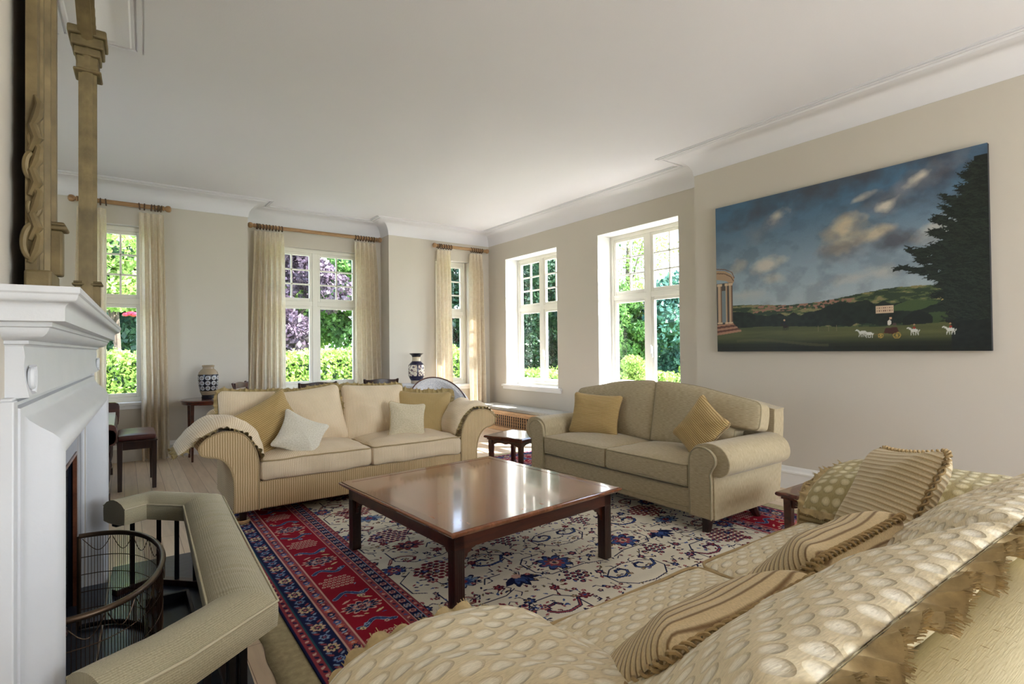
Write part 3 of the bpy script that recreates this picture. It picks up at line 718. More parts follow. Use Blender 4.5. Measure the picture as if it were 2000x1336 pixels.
g = MB(); poly = [(S0+.1, .06), (S1-.1, .06)] + [(s_*.9, z-.06) for s_, z in head[::-1]]
g.add([mq(s_, -.009, z) for s_, z in poly], [tuple(range(len(poly)))], smooth=False)
m, nt, b = new_mat('mirror_glass'); b.inputs['Metallic'].default_value = 1; b.inputs['Roughness'].default_value = .01; b.inputs['Base Color'].default_value = (.86, .87, .86, 1)
g.build('mirror_glass', m, MR)
bk = MB(); bk.add([mq(s_, -.022, z) for s_, z in [(S0+.02, .02), (S1-.02, .02)]+[(s_*.98, z-.03) for s_, z in head[::-1]]], [tuple(range(len(head)+2))], smooth=False); bk.build('backboard', M['mahog_dark'], MR)
def mbox(mb, s0, s1, t0, t1, z0, z1):
    v = [mq(s0, t0, z0), mq(s1, t0, z0), mq(s1, t1, z0), mq(s0, t1, z0), mq(s0, t0, z1), mq(s1, t0, z1), mq(s1, t1, z1), mq(s0, t1, z1)]
    mb.add(v, [(3, 2, 1, 0), (4, 5, 6, 7), (0, 1, 5, 4), (1, 2, 6, 5), (2, 3, 7, 6), (3, 0, 4, 7)], smooth=False)
rb = MB(); mbox(rb, S0, S1, -.022, .01, 0, .05); rb.build('bottom_rail', M['gilt'], MR, bevel=.006)
for se, sg in ((S0, 1), (S1, -1)):
    a = MB()
    lo, hi = sorted((se-.02*sg, se+.13*sg)); mbox(a, lo, hi, -.022, .03, .0, .05); a.build('plinth_block', M['gilt'], MR, bevel=.006)
    a = MB()
    for (w0, w1, t1, z0, z1) in ((.086, .13, .04, .05, .17), (.08, .14, .05, .17, .182), (.083, .136, .045, .182, .192)):
        lo, hi = sorted((se+w0*sg, se+w1*sg)); mbox(a, lo, hi, .0, t1, z0, z1)
    a.build('half_column', M['gilt'], MR, bevel=.005)
    # capital where upright meets the arch
    a = MB()
    for (w0, w1, t1, z0, z1) in ((.01, .15, .045, MZ-.21, MZ-.195), (.03, .14, .034, MZ-.195, MZ-.13), (.02, .145, .042, MZ-.13, MZ-.09), (.005, .155, .054, MZ-.09, MZ-.04), (-.01, .165, .066, MZ-.04, MZ-.0)):
        lo, hi = sorted((se+w0*sg, se+w1*sg)); mbox(a, lo, hi, -.02, t1, z0, z1)
    a.build('capital', M['gilt'], MR, bevel=.008)
    # carved leaf scrolls climbing the outer edge
    a = MB()
    for (cz, rr, tt) in ((.11, .05, 1), (.21, .045, -1), (.30, .038, 1), (.38, .03, -1)):
        pts = []; rad = []
        for k in range(22):
            q = k/21; an = tt*(q*1.75*PI)+PI/2; r_ = rr*(1-.72*q)
            pts.append(mq(se-.006*sg, -.008+r_*math.cos(an)*.4, cz+r_*math.sin(an))); rad.append(.009*(1-.55*q))
        a.tube(pts, rad, 8)
    for k in range(7):
        z = .07+k*.055; pts = [mq(se-.003*sg, -.012, z), mq(se-.01*sg, .002, z+.03), mq(se-.009*sg, .006-.014*(k % 2), z+.06), mq(se-.003*sg, -.004, z+.085)]
        a.tube(pts, [.006, .012, .009, .002], 8)
    a.build('carved_scrolls', M['gilt'], MR)
# ================================================================== TABLES, STOOL, PIANO, VASES, CHAIRS
def prof_top(mb, w, d, z, prof):
    """moulded rectangular top: prof = (outset, z)"""
    vs = []; n = len(prof)
    for sx, sy in ((-1, -1), (1, -1), (1, 1), (-1, 1)):
        for o, zz in prof: vs.append((sx*(w/2+o), sy*(d/2+o), z+zz))
    fs = [(i*n+k, ((i+1) % 4)*n+k, ((i+1) % 4)*n+k+1, i*n+k+1) for i in range(4) for k in range(n-1)]
    fs += [tuple(i*n+n-1 for i in range(4)), tuple(i*n for i in range(4))[::-1]]
    mb.add(vs, fs); return mb
ct = thing('coffee_table', 'large square polished mahogany coffee table in the middle of the rug', 'coffee table', (1.80, 2.88, 0.012), math.radians(4))
W_, D_ = 1.22, 1.30; HT = .43
prof_top(MB(), W_, D_, HT, [(-.02, -.028), (-.004, -.028), (0, -.022), (.008, -.019), (.013, -.012), (.013, -.006), (.008, -.002), (.0, 0), (-.03, .0)]).build('tabletop', M['tabletop'], ct, angle=30)
ed = MB()
for a, b_, c, d in ((-W_/2-.001, W_/2+.001, -D_/2-.001, -D_/2+.05), (-W_/2-.001, W_/2+.001, D_/2-.05, D_/2+.001), (-W_/2-.001, -W_/2+.05, -D_/2+.05, D_/2-.05), (W_/2-.05, W_/2+.001, -D_/2+.05, D_/2-.05)): ed.box(a, b_, c, d, HT, HT+.0012)
ed.build('banding', wood('crossbanding', srgb(104, 54, 34), srgb(134, 76, 48), .17, (4, 4, 4), 3, .6), ct)
ap = MB(); i = .035
for a, b_, c, d in ((-W_/2+i, W_/2-i, -D_/2+i, -D_/2+i+.022), (-W_/2+i, W_/2-i, D_/2-i-.022, D_/2-i), (-W_/2+i, -W_/2+i+.022, -D_/2+i, D_/2-i), (W_/2-i-.022, W_/2-i, -D_/2+i, D_/2-i)): ap.box(a, b_, c, d, HT-.105, HT-.027)
ap.build('apron', M['mahog'], ct, bevel=.003)
for sx in (-1, 1):
    for sy in (-1, 1):
        x, y = sx*(W_/2-.035), sy*(D_/2-.035); lg = MB(); h = .029; cx, cy = x-sx*h, y-sy*h
        lg.box(cx-h, cx+h, cy-h, cy+h, 0, HT-.028)
        for k in (-.012, 0, .012):
            lg.box(cx-h-.0015, cx+h+.0015, cy+k-.0035, cy+k+.0035, .012, HT-.11); lg.box(cx+k-.0035, cx+k+.0035, cy-h-.0015, cy+h+.0015, .012, HT-.11)
        lg.build('leg', M['mahog_dark'], ct, bevel=.0015)
        for ax in (0, 1):
            br = MB(); pts = [(0, 0), (.085, 0), (.08, -.012), (.06, -.016), (.052, -.03), (.036, -.034), (.03, -.05), (.016, -.056), (.012, -.085), (0, -.09)]
            base = HT-.105
            if ax == 0: fn = lambda p, q, t, cx=cx, cy=cy, sx=sx, base=base: (cx-sx*(h+p), cy+t, base+q)
            else: fn = lambda p, q, t, cx=cx, cy=cy, sy=sy, base=base: (cx+t, cy-sy*(h+p), base+q)
            br.prism(pts, fn, -.007, .007); br.uv = [None]*len(br.f); br.hasuv = False
            br.build('corner_bracket', M['mahog'], ct)

def side_table(label, loc, rz, w=.48, h=.37):
    t = thing('side_table', label, 'side table', loc, rz, 'low dark side tables')
    prof_top(MB(), w, w, h, [(-.03, -.045), (-.012, -.045), (-.012, -.032), (.0, -.03), (.012, -.022), (.014, -.012), (.008, -.003), (0, 0), (-.03, 0)]).build('tabletop', M['mahogT'], t, angle=30)
    a = MB()
    for q in range(4):
        pts = [(-w/2+.06, 0), (w/2-.06, 0), (w/2-.06, -.055), (w/2-.09, -.05), (w/2-.13, -.035), (.05, -.03), (0, -.04), (-.05, -.03), (-w/2+.13, -.035), (-w/2+.09, -.05), (-w/2+.06, -.055)]
        R = Matrix.Rotation(q*PI/2, 4, 'Z')
        a.prism(pts, lambda p, q_, tt, R=R: tuple(R @ Vector((p, -w/2+.035+tt, h-.045+q_))), 0, .018)
    a.uv = [None]*len(a.f); a.hasuv = False; a.build('apron', M['mahog'], t)
    for sx in (-1, 1):
        for sy in (-1, 1):
            x, y = sx*(w/2-.045), sy*(w/2-.045)
            MB().taper((x, y, h-.045), .024, (x, y, .03), .019).box(x-.022, x+.022, y-.022, y+.022, 0, .03).build('leg', M['mahog'], t, bevel=.002)
    return t
M['mahogT'] = wood('mahogany_top', srgb(74, 34, 24), srgb(112, 56, 38), .18, (1, 8, 8), 3, .5)
side_table('low dark wooden side table between the cream sofa and the window seat', (3.42, 4.63, .012), math.radians(17))
side_table('low dark wooden side table tucked between the two sofas on the right', (3.58, 1.51, .012), 0)

# piano stool
M['leather'] = plain('maroon_leather', srgb(92, 50, 46), .38, .12, 8, .0008, 90)
st = thing('piano_stool', 'dark wooden piano stool with a padded maroon leather seat', 'stool', (.10, 6.47, 0))
w, d, h = .31, .56, .50
fm = MB(); fm.box(-w/2+.01, w/2-.01, -d/2+.01, d/2-.01, h-.115, h-.04); fm.box(-w/2-.006, w/2+.006, -d/2-.006, d/2+.006, h-.045, h-.032); fm.build('frame', M['mahog_dark'], st, bevel=.003)
rbox_mesh(MB(), w-.005, d-.005, .06, .024, .02).build('seat', M['leather'], st, fix=False, loc=(0, 0, h-.034))
for sx in (-1, 1):
    for sy in (-1, 1):
        x, y = sx*(w/2-.021), sy*(d/2-.021); MB().taper((x, y, h-.045), .022, (x, y, 0), .017).build('leg', M['mahog_dark'], st, bevel=.003)

# upright piano: only its keyboard end shows beyond the fireplace
pn = thing('upright_piano', 'dark wooden upright piano behind the fireplace, keyboard end showing', 'piano', (-.5, 6.5, 0))
MB().box(-.32, .22, -.74, .74, .05, 1.12).box(-.34, .24, -.76, .76, 1.12, 1.15).build('case', M['mahog_dark'], pn, bevel=.006)
kb = MB(); pts = [(.22, .50), (.40, .50), (.43, .515), (.445, .55), (.445, .60), (.43, .63), (.40, .64), (.22, .64)]
kb.prism(pts, lambda p, q, t: (p, t, q), -.74, .74); kb.uv = [None]*len(kb.f); kb.hasuv = False; kb.build('keybed', M['mahog_dark'], pn, bevel=.004)
ky = MB()
for k in range(50): y = -.69+k*.0276; ky.box(.27, .425, y, y+.0262, .64, .662)
ky.build('white_keys', M['trim'], pn, bevel=.001)
kk = MB()
for k in range(50):
    if k % 7 in (0, 1, 3, 4, 5): y = -.69+k*.0276+.021; kk.box(.27, .365, y, y+.012, .66, .672)
kk.build('black_keys', M['black'], pn, bevel=.001)
for y, up in ((-.74, .0), (.70, .085)):
    ck = MB(); pts = [(.22, .50), (.43, .50), (.45, .53), (.452, .60), (.445, .655), (.43, .672), (.41, .68+up), (.22, .68+up+.02)] if up == 0 else [(.22, .50), (.43, .50), (.45, .53), (.458, .62), (.46, .72), (.45, .75), (.42, .765), (.22, .775)]
    ck.prism(pts, lambda p, q, t: (p, t, q), y, y+.04); ck.uv = [None]*len(ck.f); ck.hasuv = False; ck.build('key_cheek', M['mahog'], pn, bevel=.004)
MB().box(-.1, .34, -.7, -.6, 0, .07).box(-.1, .34, .6, .7, 0, .07).build('foot', M['mahog_dark'], pn, bevel=.004)
for y in (-.66, .66): MB().lathe([(.02, .07), (.026, .1), (.018, .14), (.03, .2), (.034, .3), (.022, .42), (.03, .46), (.03, .50)], 16, (.37, y, 0)).box(.34, .40, y-.03, y+.03, 0, .07).build('leg', M['mahog_dark'], pn)

# lamp table with patterned vase
lt = thing('occasional_table', 'small dark round-fronted table under the patterned vase', 'table', (.90, 7.50, 0))
MB().lathe([(.30, .672), (.335, .672), (.345, .678), (.345, .70), (.352, .704), (.362, .712), (.362, .722), (.352, .728), (.30, .73)], 48).build('tabletop', M['mahogT'], lt, angle=30)
for x, y in ((-.25, -.17), (.25, -.17), (-.25, .19), (.25, .19)):
    MB().taper((x, y, .675), .02, (x, y, 0), .011).build('leg', M['mahog'], lt, bevel=.002)
def vase_mat(name, bands, motif=None):
    """bands: list of (z, colour) steps in object space"""
    m, nt, b = new_mat(name); tc = nt.nodes.new('ShaderNodeTexCoord'); sp = nt.nodes.new('ShaderNodeSeparateXYZ'); lk(nt, tc.outputs['Object'], sp.inputs[0])
    H = bands[-1][0]; dv = N(nt, 'ShaderNodeMath', operation='DIVIDE', i_1=H); lk(nt, sp.outputs[2], dv.inputs[0])
    r = nt.nodes.new('ShaderNodeValToRGB'); r.color_ramp.interpolation = 'CONSTANT'
    st_ = [(0, bands[0][1])] + [(bands[i][0]/H, bands[i+1][1]) for i in range(len(bands)-1)]
    while len(r.color_ramp.elements) < len(st_): r.color_ramp.elements.new(.5)
    for e, (p, c) in zip(r.color_ramp.elements, st_): e.position = p; e.color = c
    lk(nt, dv.outputs[0], r.inputs[0]); col = r.outputs[0]
    an = N(nt, 'ShaderNodeMath', operation='ARCTAN2'); lk(nt, sp.outputs[1], an.inputs[0]); lk(nt, sp.outputs[0], an.inputs[1])
    if motif: col = motif(nt, col, an.outputs[0], sp.outputs[2])
    lk(nt, col, b.inputs['Base Color']); b.inputs['Roughness'].default_value = .25; return m
def math_(nt, op, a, b_=None, c=None):
    n = nt.nodes.new('ShaderNodeMath'); n.operation = op
    for i, v in enumerate((a, b_, c)):
        if v is None: continue
        if hasattr(v, 'links'): nt.links.new(v, n.inputs[i])
        else: n.inputs[i].default_value = v
    return n.outputs[0]
def rosettes(nt, col, ang, z):
    nA = 10; z0, z1, rows = .10, .285, 3; ch = (z1-z0)/rows
    u = math_(nt, 'MULTIPLY', ang, nA/(2*PI)); fu = math_(nt, 'SUBTRACT', math_(nt, 'FRACT', math_(nt, 'ADD', u, 20.25)), .5)
    v = math_(nt, 'DIVIDE', math_(nt, 'SUBTRACT', z, z0), ch); fv = math_(nt, 'SUBTRACT', math_(nt, 'FRACT', math_(nt, 'ADD', v, 10)), .5)
    d = math_(nt, 'SQRT', math_(nt, 'ADD', math_(nt, 'MULTIPLY', fu, fu), math_(nt, 'MULTIPLY', fv, fv)))
    ringc = ramp(nt, d, [(.0, srgb(190, 180, 165)), (.10, srgb(190, 180, 165)), (.12, srgb(40, 36, 44)), (.20, srgb(40, 36, 44)), (.22, srgb(198, 196, 196)), (.30, srgb(198, 196, 196)), (.32, srgb(90, 84, 88)), (.35, srgb(190, 190, 190)), (.42, srgb(190, 190, 190)), (.44, srgb(26, 24, 34)), (1, srgb(26, 24, 34))])
    inb = math_(nt, 'MULTIPLY', math_(nt, 'GREATER_THAN', z, z0), math_(nt, 'LESS_THAN', z, z1))
    return mixc(nt, inb, col, ringc)
tp, dk = srgb(158, 138, 112), srgb(24, 22, 32)
vm = vase_mat('vase_rosette', [(.045, dk), (.095, tp), (.295, dk), (.41, tp)], rosettes)
v1 = MB().lathe([(.070, 0), (.074, .01), (.07, .04), (.072, .045), (.09, .09), (.104, .16), (.112, .24), (.112, .285), (.10, .325), (.078, .352), (.062, .364), (.06, .385), (.068, .395), (.068, .405), (.058, .41), (.05, .405), (.048, .38)], 48).build('vase', vm, loc=(.835, 7.49, .7305))
tag(v1, 'taupe vase with dark band of white rosettes on the small round-fronted table', 'vase')
def panels(nt, col, ang, z):
    nA = 4; fu = math_(nt, 'FRACT', math_(nt, 'ADD', math_(nt, 'MULTIPLY', ang, nA/(2*PI)), 20.18))
    side_ = math_(nt, 'MULTIPLY', math_(nt, 'GREATER_THAN', fu, .06), math_(nt, 'LESS_THAN', fu, .94))
    inb = math_(nt, 'MULTIPLY', math_(nt, 'GREATER_THAN', z, .115), math_(nt, 'LESS_THAN', z, .285))
    vn = N(nt, 'ShaderNodeTexNoise', i_Scale=34.0, i_Detail=3.0); lk(nt, coord(nt, 'Object'), vn.inputs['Vector'])
    pic = ramp(nt, vn.outputs[0], [(.40, srgb(64, 60, 84)), (.47, srgb(150, 110, 96)), (.52, srgb(222, 212, 190)), (1, srgb(226, 218, 200))])
    return mixc(nt, math_(nt, 'MULTIPLY', side_, inb), col, pic)
nv = srgb(26, 22, 52)
vm2 = vase_mat('vase_panelled', [(.045, srgb(176, 160, 140)), (.34, nv), (.405, srgb(206, 190, 160)), (.46, srgb(30, 30, 40))], panels)
v2 = MB().lathe([(.08, 0), (.084, .01), (.082, .045), (.10, .07), (.118, .115), (.122, .13), (.122, .27), (.116, .285), (.09, .315), (.07, .335), (.063, .36), (.062, .40), (.072, .425), (.10, .452), (.108, .458), (.104, .462), (.06, .44), (.05, .40)], 48).build('vase', vm2, loc=(3.635, 7.5, .785))
tag(v2, 'navy vase with cream picture panels and flared dark rim by the corner window', 'vase')
# cloth-covered side table carrying the navy vase
M['cloth'] = plain('white_cloth', srgb(214, 212, 214), .9, .03, 8, .002, 25)
ot = thing('round_table', 'small round table with a white cloth under the navy vase', 'table', (3.62, 7.38, 0))
MB().lathe([(.001, .75), (.34, .75), (.35, .758), (.35, .772), (.001, .775)], 40).build('tabletop', M['mahog'], ot)
MB().lathe([(.2, 0), (.2, .03), (.05, .06), (.035, .2), (.05, .4), (.035, .6), (.06, .75)], 24).build('pedestal', M['mahog'], ot)
cl = MB()
def clf(u, v):
    a = 2*PI*u
    if v < .5: r = .362*v/.5; z = .779
    else:
        k = (v-.5)/.5; r = .362+.02*k+.028*k*math.sin(9*a); z = .779-.26*k+.01*math.sin(18*a)*k
    return (r*math.cos(a), r*math.sin(a), z)
cl.grid(clf, 108, 24); o = cl.build('tablecloth', M['cloth'], loc=(3.62, 7.38, 0), fix=False); tag(o, 'white cloth hanging over the small round vase table', 'tablecloth')

# dining chairs and table beyond the cream sofa
def dining_chair(label, loc, rz, mt, arms=False):
    t = thing('dining_chair', label, 'chair', loc, rz, 'dark wooden chairs behind the cream sofa'); t.scale = (1, 1, 1.05)
    MB().box(-.22, .22, -.21, .21, .42, .45).build('seat_frame', mt, t, bevel=.006)
    rbox_mesh(MB(), .42, .40, .05, .02, .015).build('seat', M['leather'], t, fix=False, loc=(0, 0, .448))
    for sx in (-1, 1):
        MB().taper((sx*.19, -.18, .42), .019, (sx*.19, -.18, 0), .014).build('leg', mt, t, bevel=.002)
        MB().tube([(sx*.19, .24, 0), (sx*.185, .205, .2), (sx*.185, .19, .44), (sx*.19, .205, .65), (sx*.205, .25, .80), (sx*.215, .275, .885)], [.016, .018, .019, .018, .016, .014], 8).build('back_post', mt, t)
        if arms:
            MB().tube([(sx*.20, .21, .66), (sx*.23, .05, .67), (sx*.24, -.12, .665), (sx*.235, -.17, .64)], .014, 8).tube([(sx*.235, -.15, .65), (sx*.215, -.16, .55), (sx*.2, -.17, .43)], .012, 8).build('arm', mt, t)
    def rail(z0, z1, dep):
        m_ = MB(); pts = []
        for k in range(13):
            u = -1+k/6; pts.append((.215*u, .245+dep*(1-u*u)+ (z0-.8)*.25, u))
        vs = []
        for x, y, u in pts:
            cz = .018*(abs(u)**3)+.012*math.cos(u*PI)
            for dy, z in ((-.011, z0), (.011, z0), (.011, z1+cz), (-.011, z1+cz)): vs.append((x, y+dy, z))
        fs = [(4*i+k, 4*i+(k+1) % 4, 4*i+4+(k+1) % 4, 4*i+4+k) for i in range(12) for k in range(4)] + [(0, 1, 2, 3), (51, 50, 49, 48)]
        return m_.add(vs, fs)
    rail(.815, .875, .03).build('top_rail', mt, t, angle=50, bevel=.003); rail(.62, .65, .03).build('cross_rail', mt, t, angle=50)
    return t
dining_chair('dark wooden chair with curved top rail, showing left of the window mullion', (1.86, 6.75, 0), PI, M['mahog_dark'])
dining_chair('reddish dark wooden chair with its post peeking over the sofa at far left', (1.38, 7.12, 0), math.radians(62), M['mahog'])
dining_chair('dark wooden armchair with curved rail in front of the right recess curtain', (2.74, 6.85, 0), math.radians(170), M['mahog_dark'], True)
# white upholstered tub armchair
M['whitefab'] = chenille('white_figured_fabric', srgb(222, 218, 216), srgb(190, 188, 192), 60, 60)
ac = thing('tub_armchair', 'white upholstered round-backed armchair behind the cream sofa by the corner window', 'armchair', (3.28, 6.12, 0), math.radians(-14))
bk = MB()
def tubf(u, v):
    a = math.radians(200)*(u-.5); r = .36
    zt = .62+.30*max(0, math.cos(a*.9))**1.2
    # v wraps the thickness: inside up, over, outside down
    if v < .45: k = v/.45; rr = r-.05; z = .30+(zt-.30-.04)*k
    elif v < .55: k = (v-.45)/.1; rr = r-.05*math.cos(PI*k); z = zt-.04+.04*math.sin(PI*k)
    else: k = (v-.55)/.45; rr = r+.05; z = zt-.04-(zt-.14-.04)*k
    return (rr*math.sin(a), rr*math.cos(a), z)
bk.grid(tubf, 40, 24, lambda u, v: (u*1.2, v*1.2)); bk.build('back', M['whitefab'], ac, fix=False)
rbox_mesh(MB(), .56, .56, .16, .05, .03).build('seat_cushion', M['whitefab'], ac, fix=False, loc=(0, -.02, .30))
MB().lathe([(.001, .14), (.34, .14), (.36, .18), (.36, .30), (.001, .31)], 32).build('seat_base', M['whitefab'], ac)
pts = [tubf(k/40, .5) for k in range(41)]; MB().tube([(x, y, z+.004) for x, y, z in pts], .009, 8).build('wood_trim', M['mahog'], ac)
for x, y in ((-.24, -.2), (.24, -.2), (-.2, .22), (.2, .22)): MB().taper((x, y, .15), .018, (x, y, 0), .012).build('leg', M['mahog'], ac)
# ================================================================== SOFAS AND CUSHIONS
M['stripe'] = ribbed('cream_corded_stripe', srgb(232, 206, 164), srgb(188, 156, 110), .0165, 0, .9, .0016, .5, .08)
M['stripe_pale'] = ribbed('pale_corded_stripe', srgb(246, 226, 196), srgb(228, 202, 166), .0125, 0, .9, .0014, .5, .07)
M['gold'] = ribbed('gold_ribbed', srgb(206, 176, 120), srgb(164, 132, 80), .014, 1, .85, .0018, .5, .1)
M['goldplain'] = ribbed('gold_cloth', srgb(192, 164, 112), srgb(172, 146, 98), .009, 0, .8, .0008, .5, .1)
M['tanstripe'] = ribbed('tan_wide_stripe', srgb(206, 180, 132), srgb(150, 122, 80), .026, 0, .9, .002, .5, .1)
M['cream'] = chenille('cream_slub', srgb(232, 224, 206), srgb(214, 204, 182), 90, 120)
M['cream2'] = chenille('pale_linen', srgb(220, 206, 176), srgb(200, 186, 154), 80, 120)
M['ruffle'] = plain('olive_ruffle', srgb(164, 142, 96), .9, .25, 26, .002, 60)
M['ruffle_tan'] = plain('tan_ruffle', srgb(178, 156, 114), .9, .22, 30, .002, 60)
M['sage'] = chenille('khaki_chenille', srgb(194, 177, 144), srgb(166, 149, 116), 26, 330)
M['sagepipe'] = plain('khaki_piping', srgb(160, 147, 116), .9, .06, 30)
M['creampipe'] = plain('cream_piping', srgb(176, 152, 112), .9, .06, 30)
M['bob'] = bobble('bobble_weave', srgb(246, 236, 214), srgb(226, 209, 174), .054, .008)
M['bob_flat'] = bobble('honeycomb_weave', srgb(222, 210, 172), srgb(176, 160, 116), .05, .004, 0, 1)
M['tanrib'] = ribbed('tan_tucked', srgb(214, 190, 148), srgb(128, 98, 62), .023, 1, .9, .004, .16, .1, .15)
M['tanrib_fine'] = ribbed('pale_tan_tucked', srgb(222, 204, 168), srgb(186, 158, 116), .021, 1, .9, .003, .2, .1, .15)
m, nt, b = new_mat('flecked_linen'); n = N(nt, 'ShaderNodeTexNoise', i_Scale=1.0, i_Detail=2.0); lk(nt, coord(nt, 'UV', (130, 26, 1), (0, 0, .25)), n.inputs['Vector'])
n2 = N(nt, 'ShaderNodeTexNoise', i_Scale=1.0, i_Detail=3.0); lk(nt, coord(nt, 'UV', (24, 300, 1), (0, 0, .25)), n2.inputs['Vector'])
c_ = mixc(nt, 1, ramp(nt, n.outputs[0], [(.0, srgb(188, 174, 138)), (.66, srgb(194, 180, 144)), (.735, srgb(128, 104, 62))]), ramp(nt, n2.outputs[0], [(.3, (.86, .86, .84, 1)), (.7, (1, 1, 1, 1))]), 'MULTIPLY')
lk(nt, c_, b.inputs['Base Color']); b.inputs['Roughness'].default_value = .9; bump(nt, b, n2.outputs[0], .001); M['fleck'] = m

def outline_box(w, h, r=.05, n=8, top=None, pinch=0, ear=0):
    """rounded rectangle outline (x,z), centred; pinch pulls side middles in"""
    pts = []
    hx, hz = w/2, h/2
    for cx, cz, a0 in ((hx-r, hz-r, 0), (-hx+r, hz-r, PI/2), (-hx+r, -hz+r, PI), (hx-r, -hz+r, 1.5*PI)):
        for k in range(n+1): a = a0+PI/2*k/n; pts.append((cx+r*math.cos(a), cz+r*math.sin(a)))
    # resample sides
    out = []
    for i in range(len(pts)):
        a, b_ = pts[i], pts[(i+1) % len(pts)]; L = math.dist(a, b_); k = max(1, int(L/.03))
        for q in range(k): out.append((a[0]+(b_[0]-a[0])*q/k, a[1]+(b_[1]-a[1])*q/k))
    res = []
    for x, z in out:
        u, v = x/hx, z/hz
        px = x*(1-pinch*(1-v*v)*abs(u)**3 + ear*(abs(u*v))**4); pz = z*(1-pinch*(1-u*u)*abs(v)**3 + ear*(abs(u*v))**4)
        if top and z > 0: pz += top(u)*max(0, v)
        res.append((px, pz))
    return res
def soft(out, e=.01, crown=.08, wr=.006, seed=0, rings=16, p=2.2, c0=(0, 0), wfreq=7, fold=0):
    """cushion from an outline: edge wall e, crown height on both faces; returns MB"""
    n = len(out); mb = MB(); vs = []; uvv = []
    def th(s): return crown*(1-s**p)**.62
    def nz(x, z, k): 
        q = Vector((x*wfreq, z*wfreq, seed*3.1+k)); a = noise.noise(q)*wr
        if fold: a -= fold*abs(noise.noise(Vector((x*3.1+seed, z*9, k))))*1.2
        return a
    for sgn in (-1, 1):
        for r_ in range(rings+1):
            s = 1-r_/rings; s = math.sin(s*PI/2)
            for x, z in out:
                X, Z_ = c0[0]+(x-c0[0])*s, c0[1]+(z-c0[1])*s
                w_ = nz(X, Z_, sgn)*(1-s**4)
                vs.append((X, sgn*(e/2+th(s)+w_), Z_)); uvv.append((X, Z_))
    m_ = rings+1; fs = []; uvs = []
    for sg in (0, 1):
        for r_ in range(rings):
            for k in range(n):
                k2 = (k+1) % n; a, b_, c, d = sg*m_*n+r_*n+k, sg*m_*n+r_*n+k2, sg*m_*n+(r_+1)*n+k2, sg*m_*n+(r_+1)*n+k
                f = (a, b_, c, d) if sg == 1 else (d, c, b_, a); fs.append(f); uvs.append([uvv[i] for i in f])
    L = 0
    for k in range(n):
        k2 = (k+1) % n; f = (k2, k, m_*n+k, m_*n+k2); l2 = L+math.dist(out[k], out[k2]); fs.append(f); uvs.append([(l2, 0), (L, 0), (L, e), (l2, e)]); L = l2
    mb.add(vs, fs, uvs); return mb
def ruffle_mb(path3, nrm3, w=.04, waves=40, amp=.012, seed=0, closed=True, nv=5, fringe=0):
    """path3: points; nrm3: outward directions; the flounce ripples across the outward direction"""
    P = [Vector(p) for p in path3]; n = len(P); mb = MB()
    cum = [0]
    for i in range(1, n+(1 if closed else 0)): cum.append(cum[-1]+(P[i % n]-P[i-1]).length)
    T = cum[-1]; step = max(.003, T/waves/14); cnt = int(T/step); rnd = random.Random(seed)
    ph = [rnd.uniform(0, 6) for _ in range(4)]
    def at(l):
        for i in range(len(cum)-1):
            if cum[i+1] >= l or i == len(cum)-2: break
        f = (l-cum[i])/max(1e-6, cum[i+1]-cum[i]); j = (i+1) % n
        p = P[i].lerp(P[j], f); o = Vector(nrm3[i]).lerp(Vector(nrm3[j]), f).normalized(); t = (P[j]-P[i]).normalized(); return p, o, t
    def fn(u, v):
        l = u*T; p, o, t = at(min(T-1e-6, l)); b_ = o.cross(t).normalized()
        a = 2*PI*waves*u + 1.6*math.sin(2*PI*u*5+ph[0]) + .9*math.sin(2*PI*u*11+ph[1])
        k = v**.55
        ww = w*(1+.12*math.sin(a*.37+ph[2]))
        lo = math.sin(a*.23+ph[3])
        return p + o*(ww*v*(.93+.07*math.sin(a+1))) + b_*(amp*k*math.sin(a)+ 1.1*amp*v*lo) + t*(.5*amp*k*math.cos(a))
    if fringe:
        fs = []; vs = []; 
        for q in range(int(T/fringe)):
            u = (q+rnd.random())/int(T/fringe); p = fn(min(.9999, u), 1); p0 = fn(min(.9999, u), .8); d = (p-p0).normalized(); r1 = Vector((rnd.uniform(-1, 1), rnd.uniform(-1, 1), rnd.uniform(-1, 1)))
            e = p+d*rnd.uniform(.005, .011)+r1*.0035; sd_ = d.cross(r1).normalized()*.001; i0 = len(vs); vs += [p-sd_*1.2-d*.004, p+sd_*1.2-d*.004, e+sd_, e-sd_]; fs.append((i0, i0+1, i0+2, i0+3))
        mb.add(vs, fs, [[(0, 0)]*4]*len(fs))
    mb.grid(fn, cnt, nv, lambda u, v: (u*T, v*w)); return mb
def outline_norms(out):
    n = len(out); r = []
    for i in range(n):
        a, c = out[i-1], out[(i+1) % n]; d = Vector((c[0]-a[0], c[1]-a[1])).normalized(); r.append((d.y, 0, -d.x))
    return r
def place(o, loc, yaw=0, lean=0, roll=0):
    o.location = loc; o.rotation_mode = 'YXZ'; o.rotation_euler = (math.radians(lean), math.radians(roll), math.radians(yaw)); return o
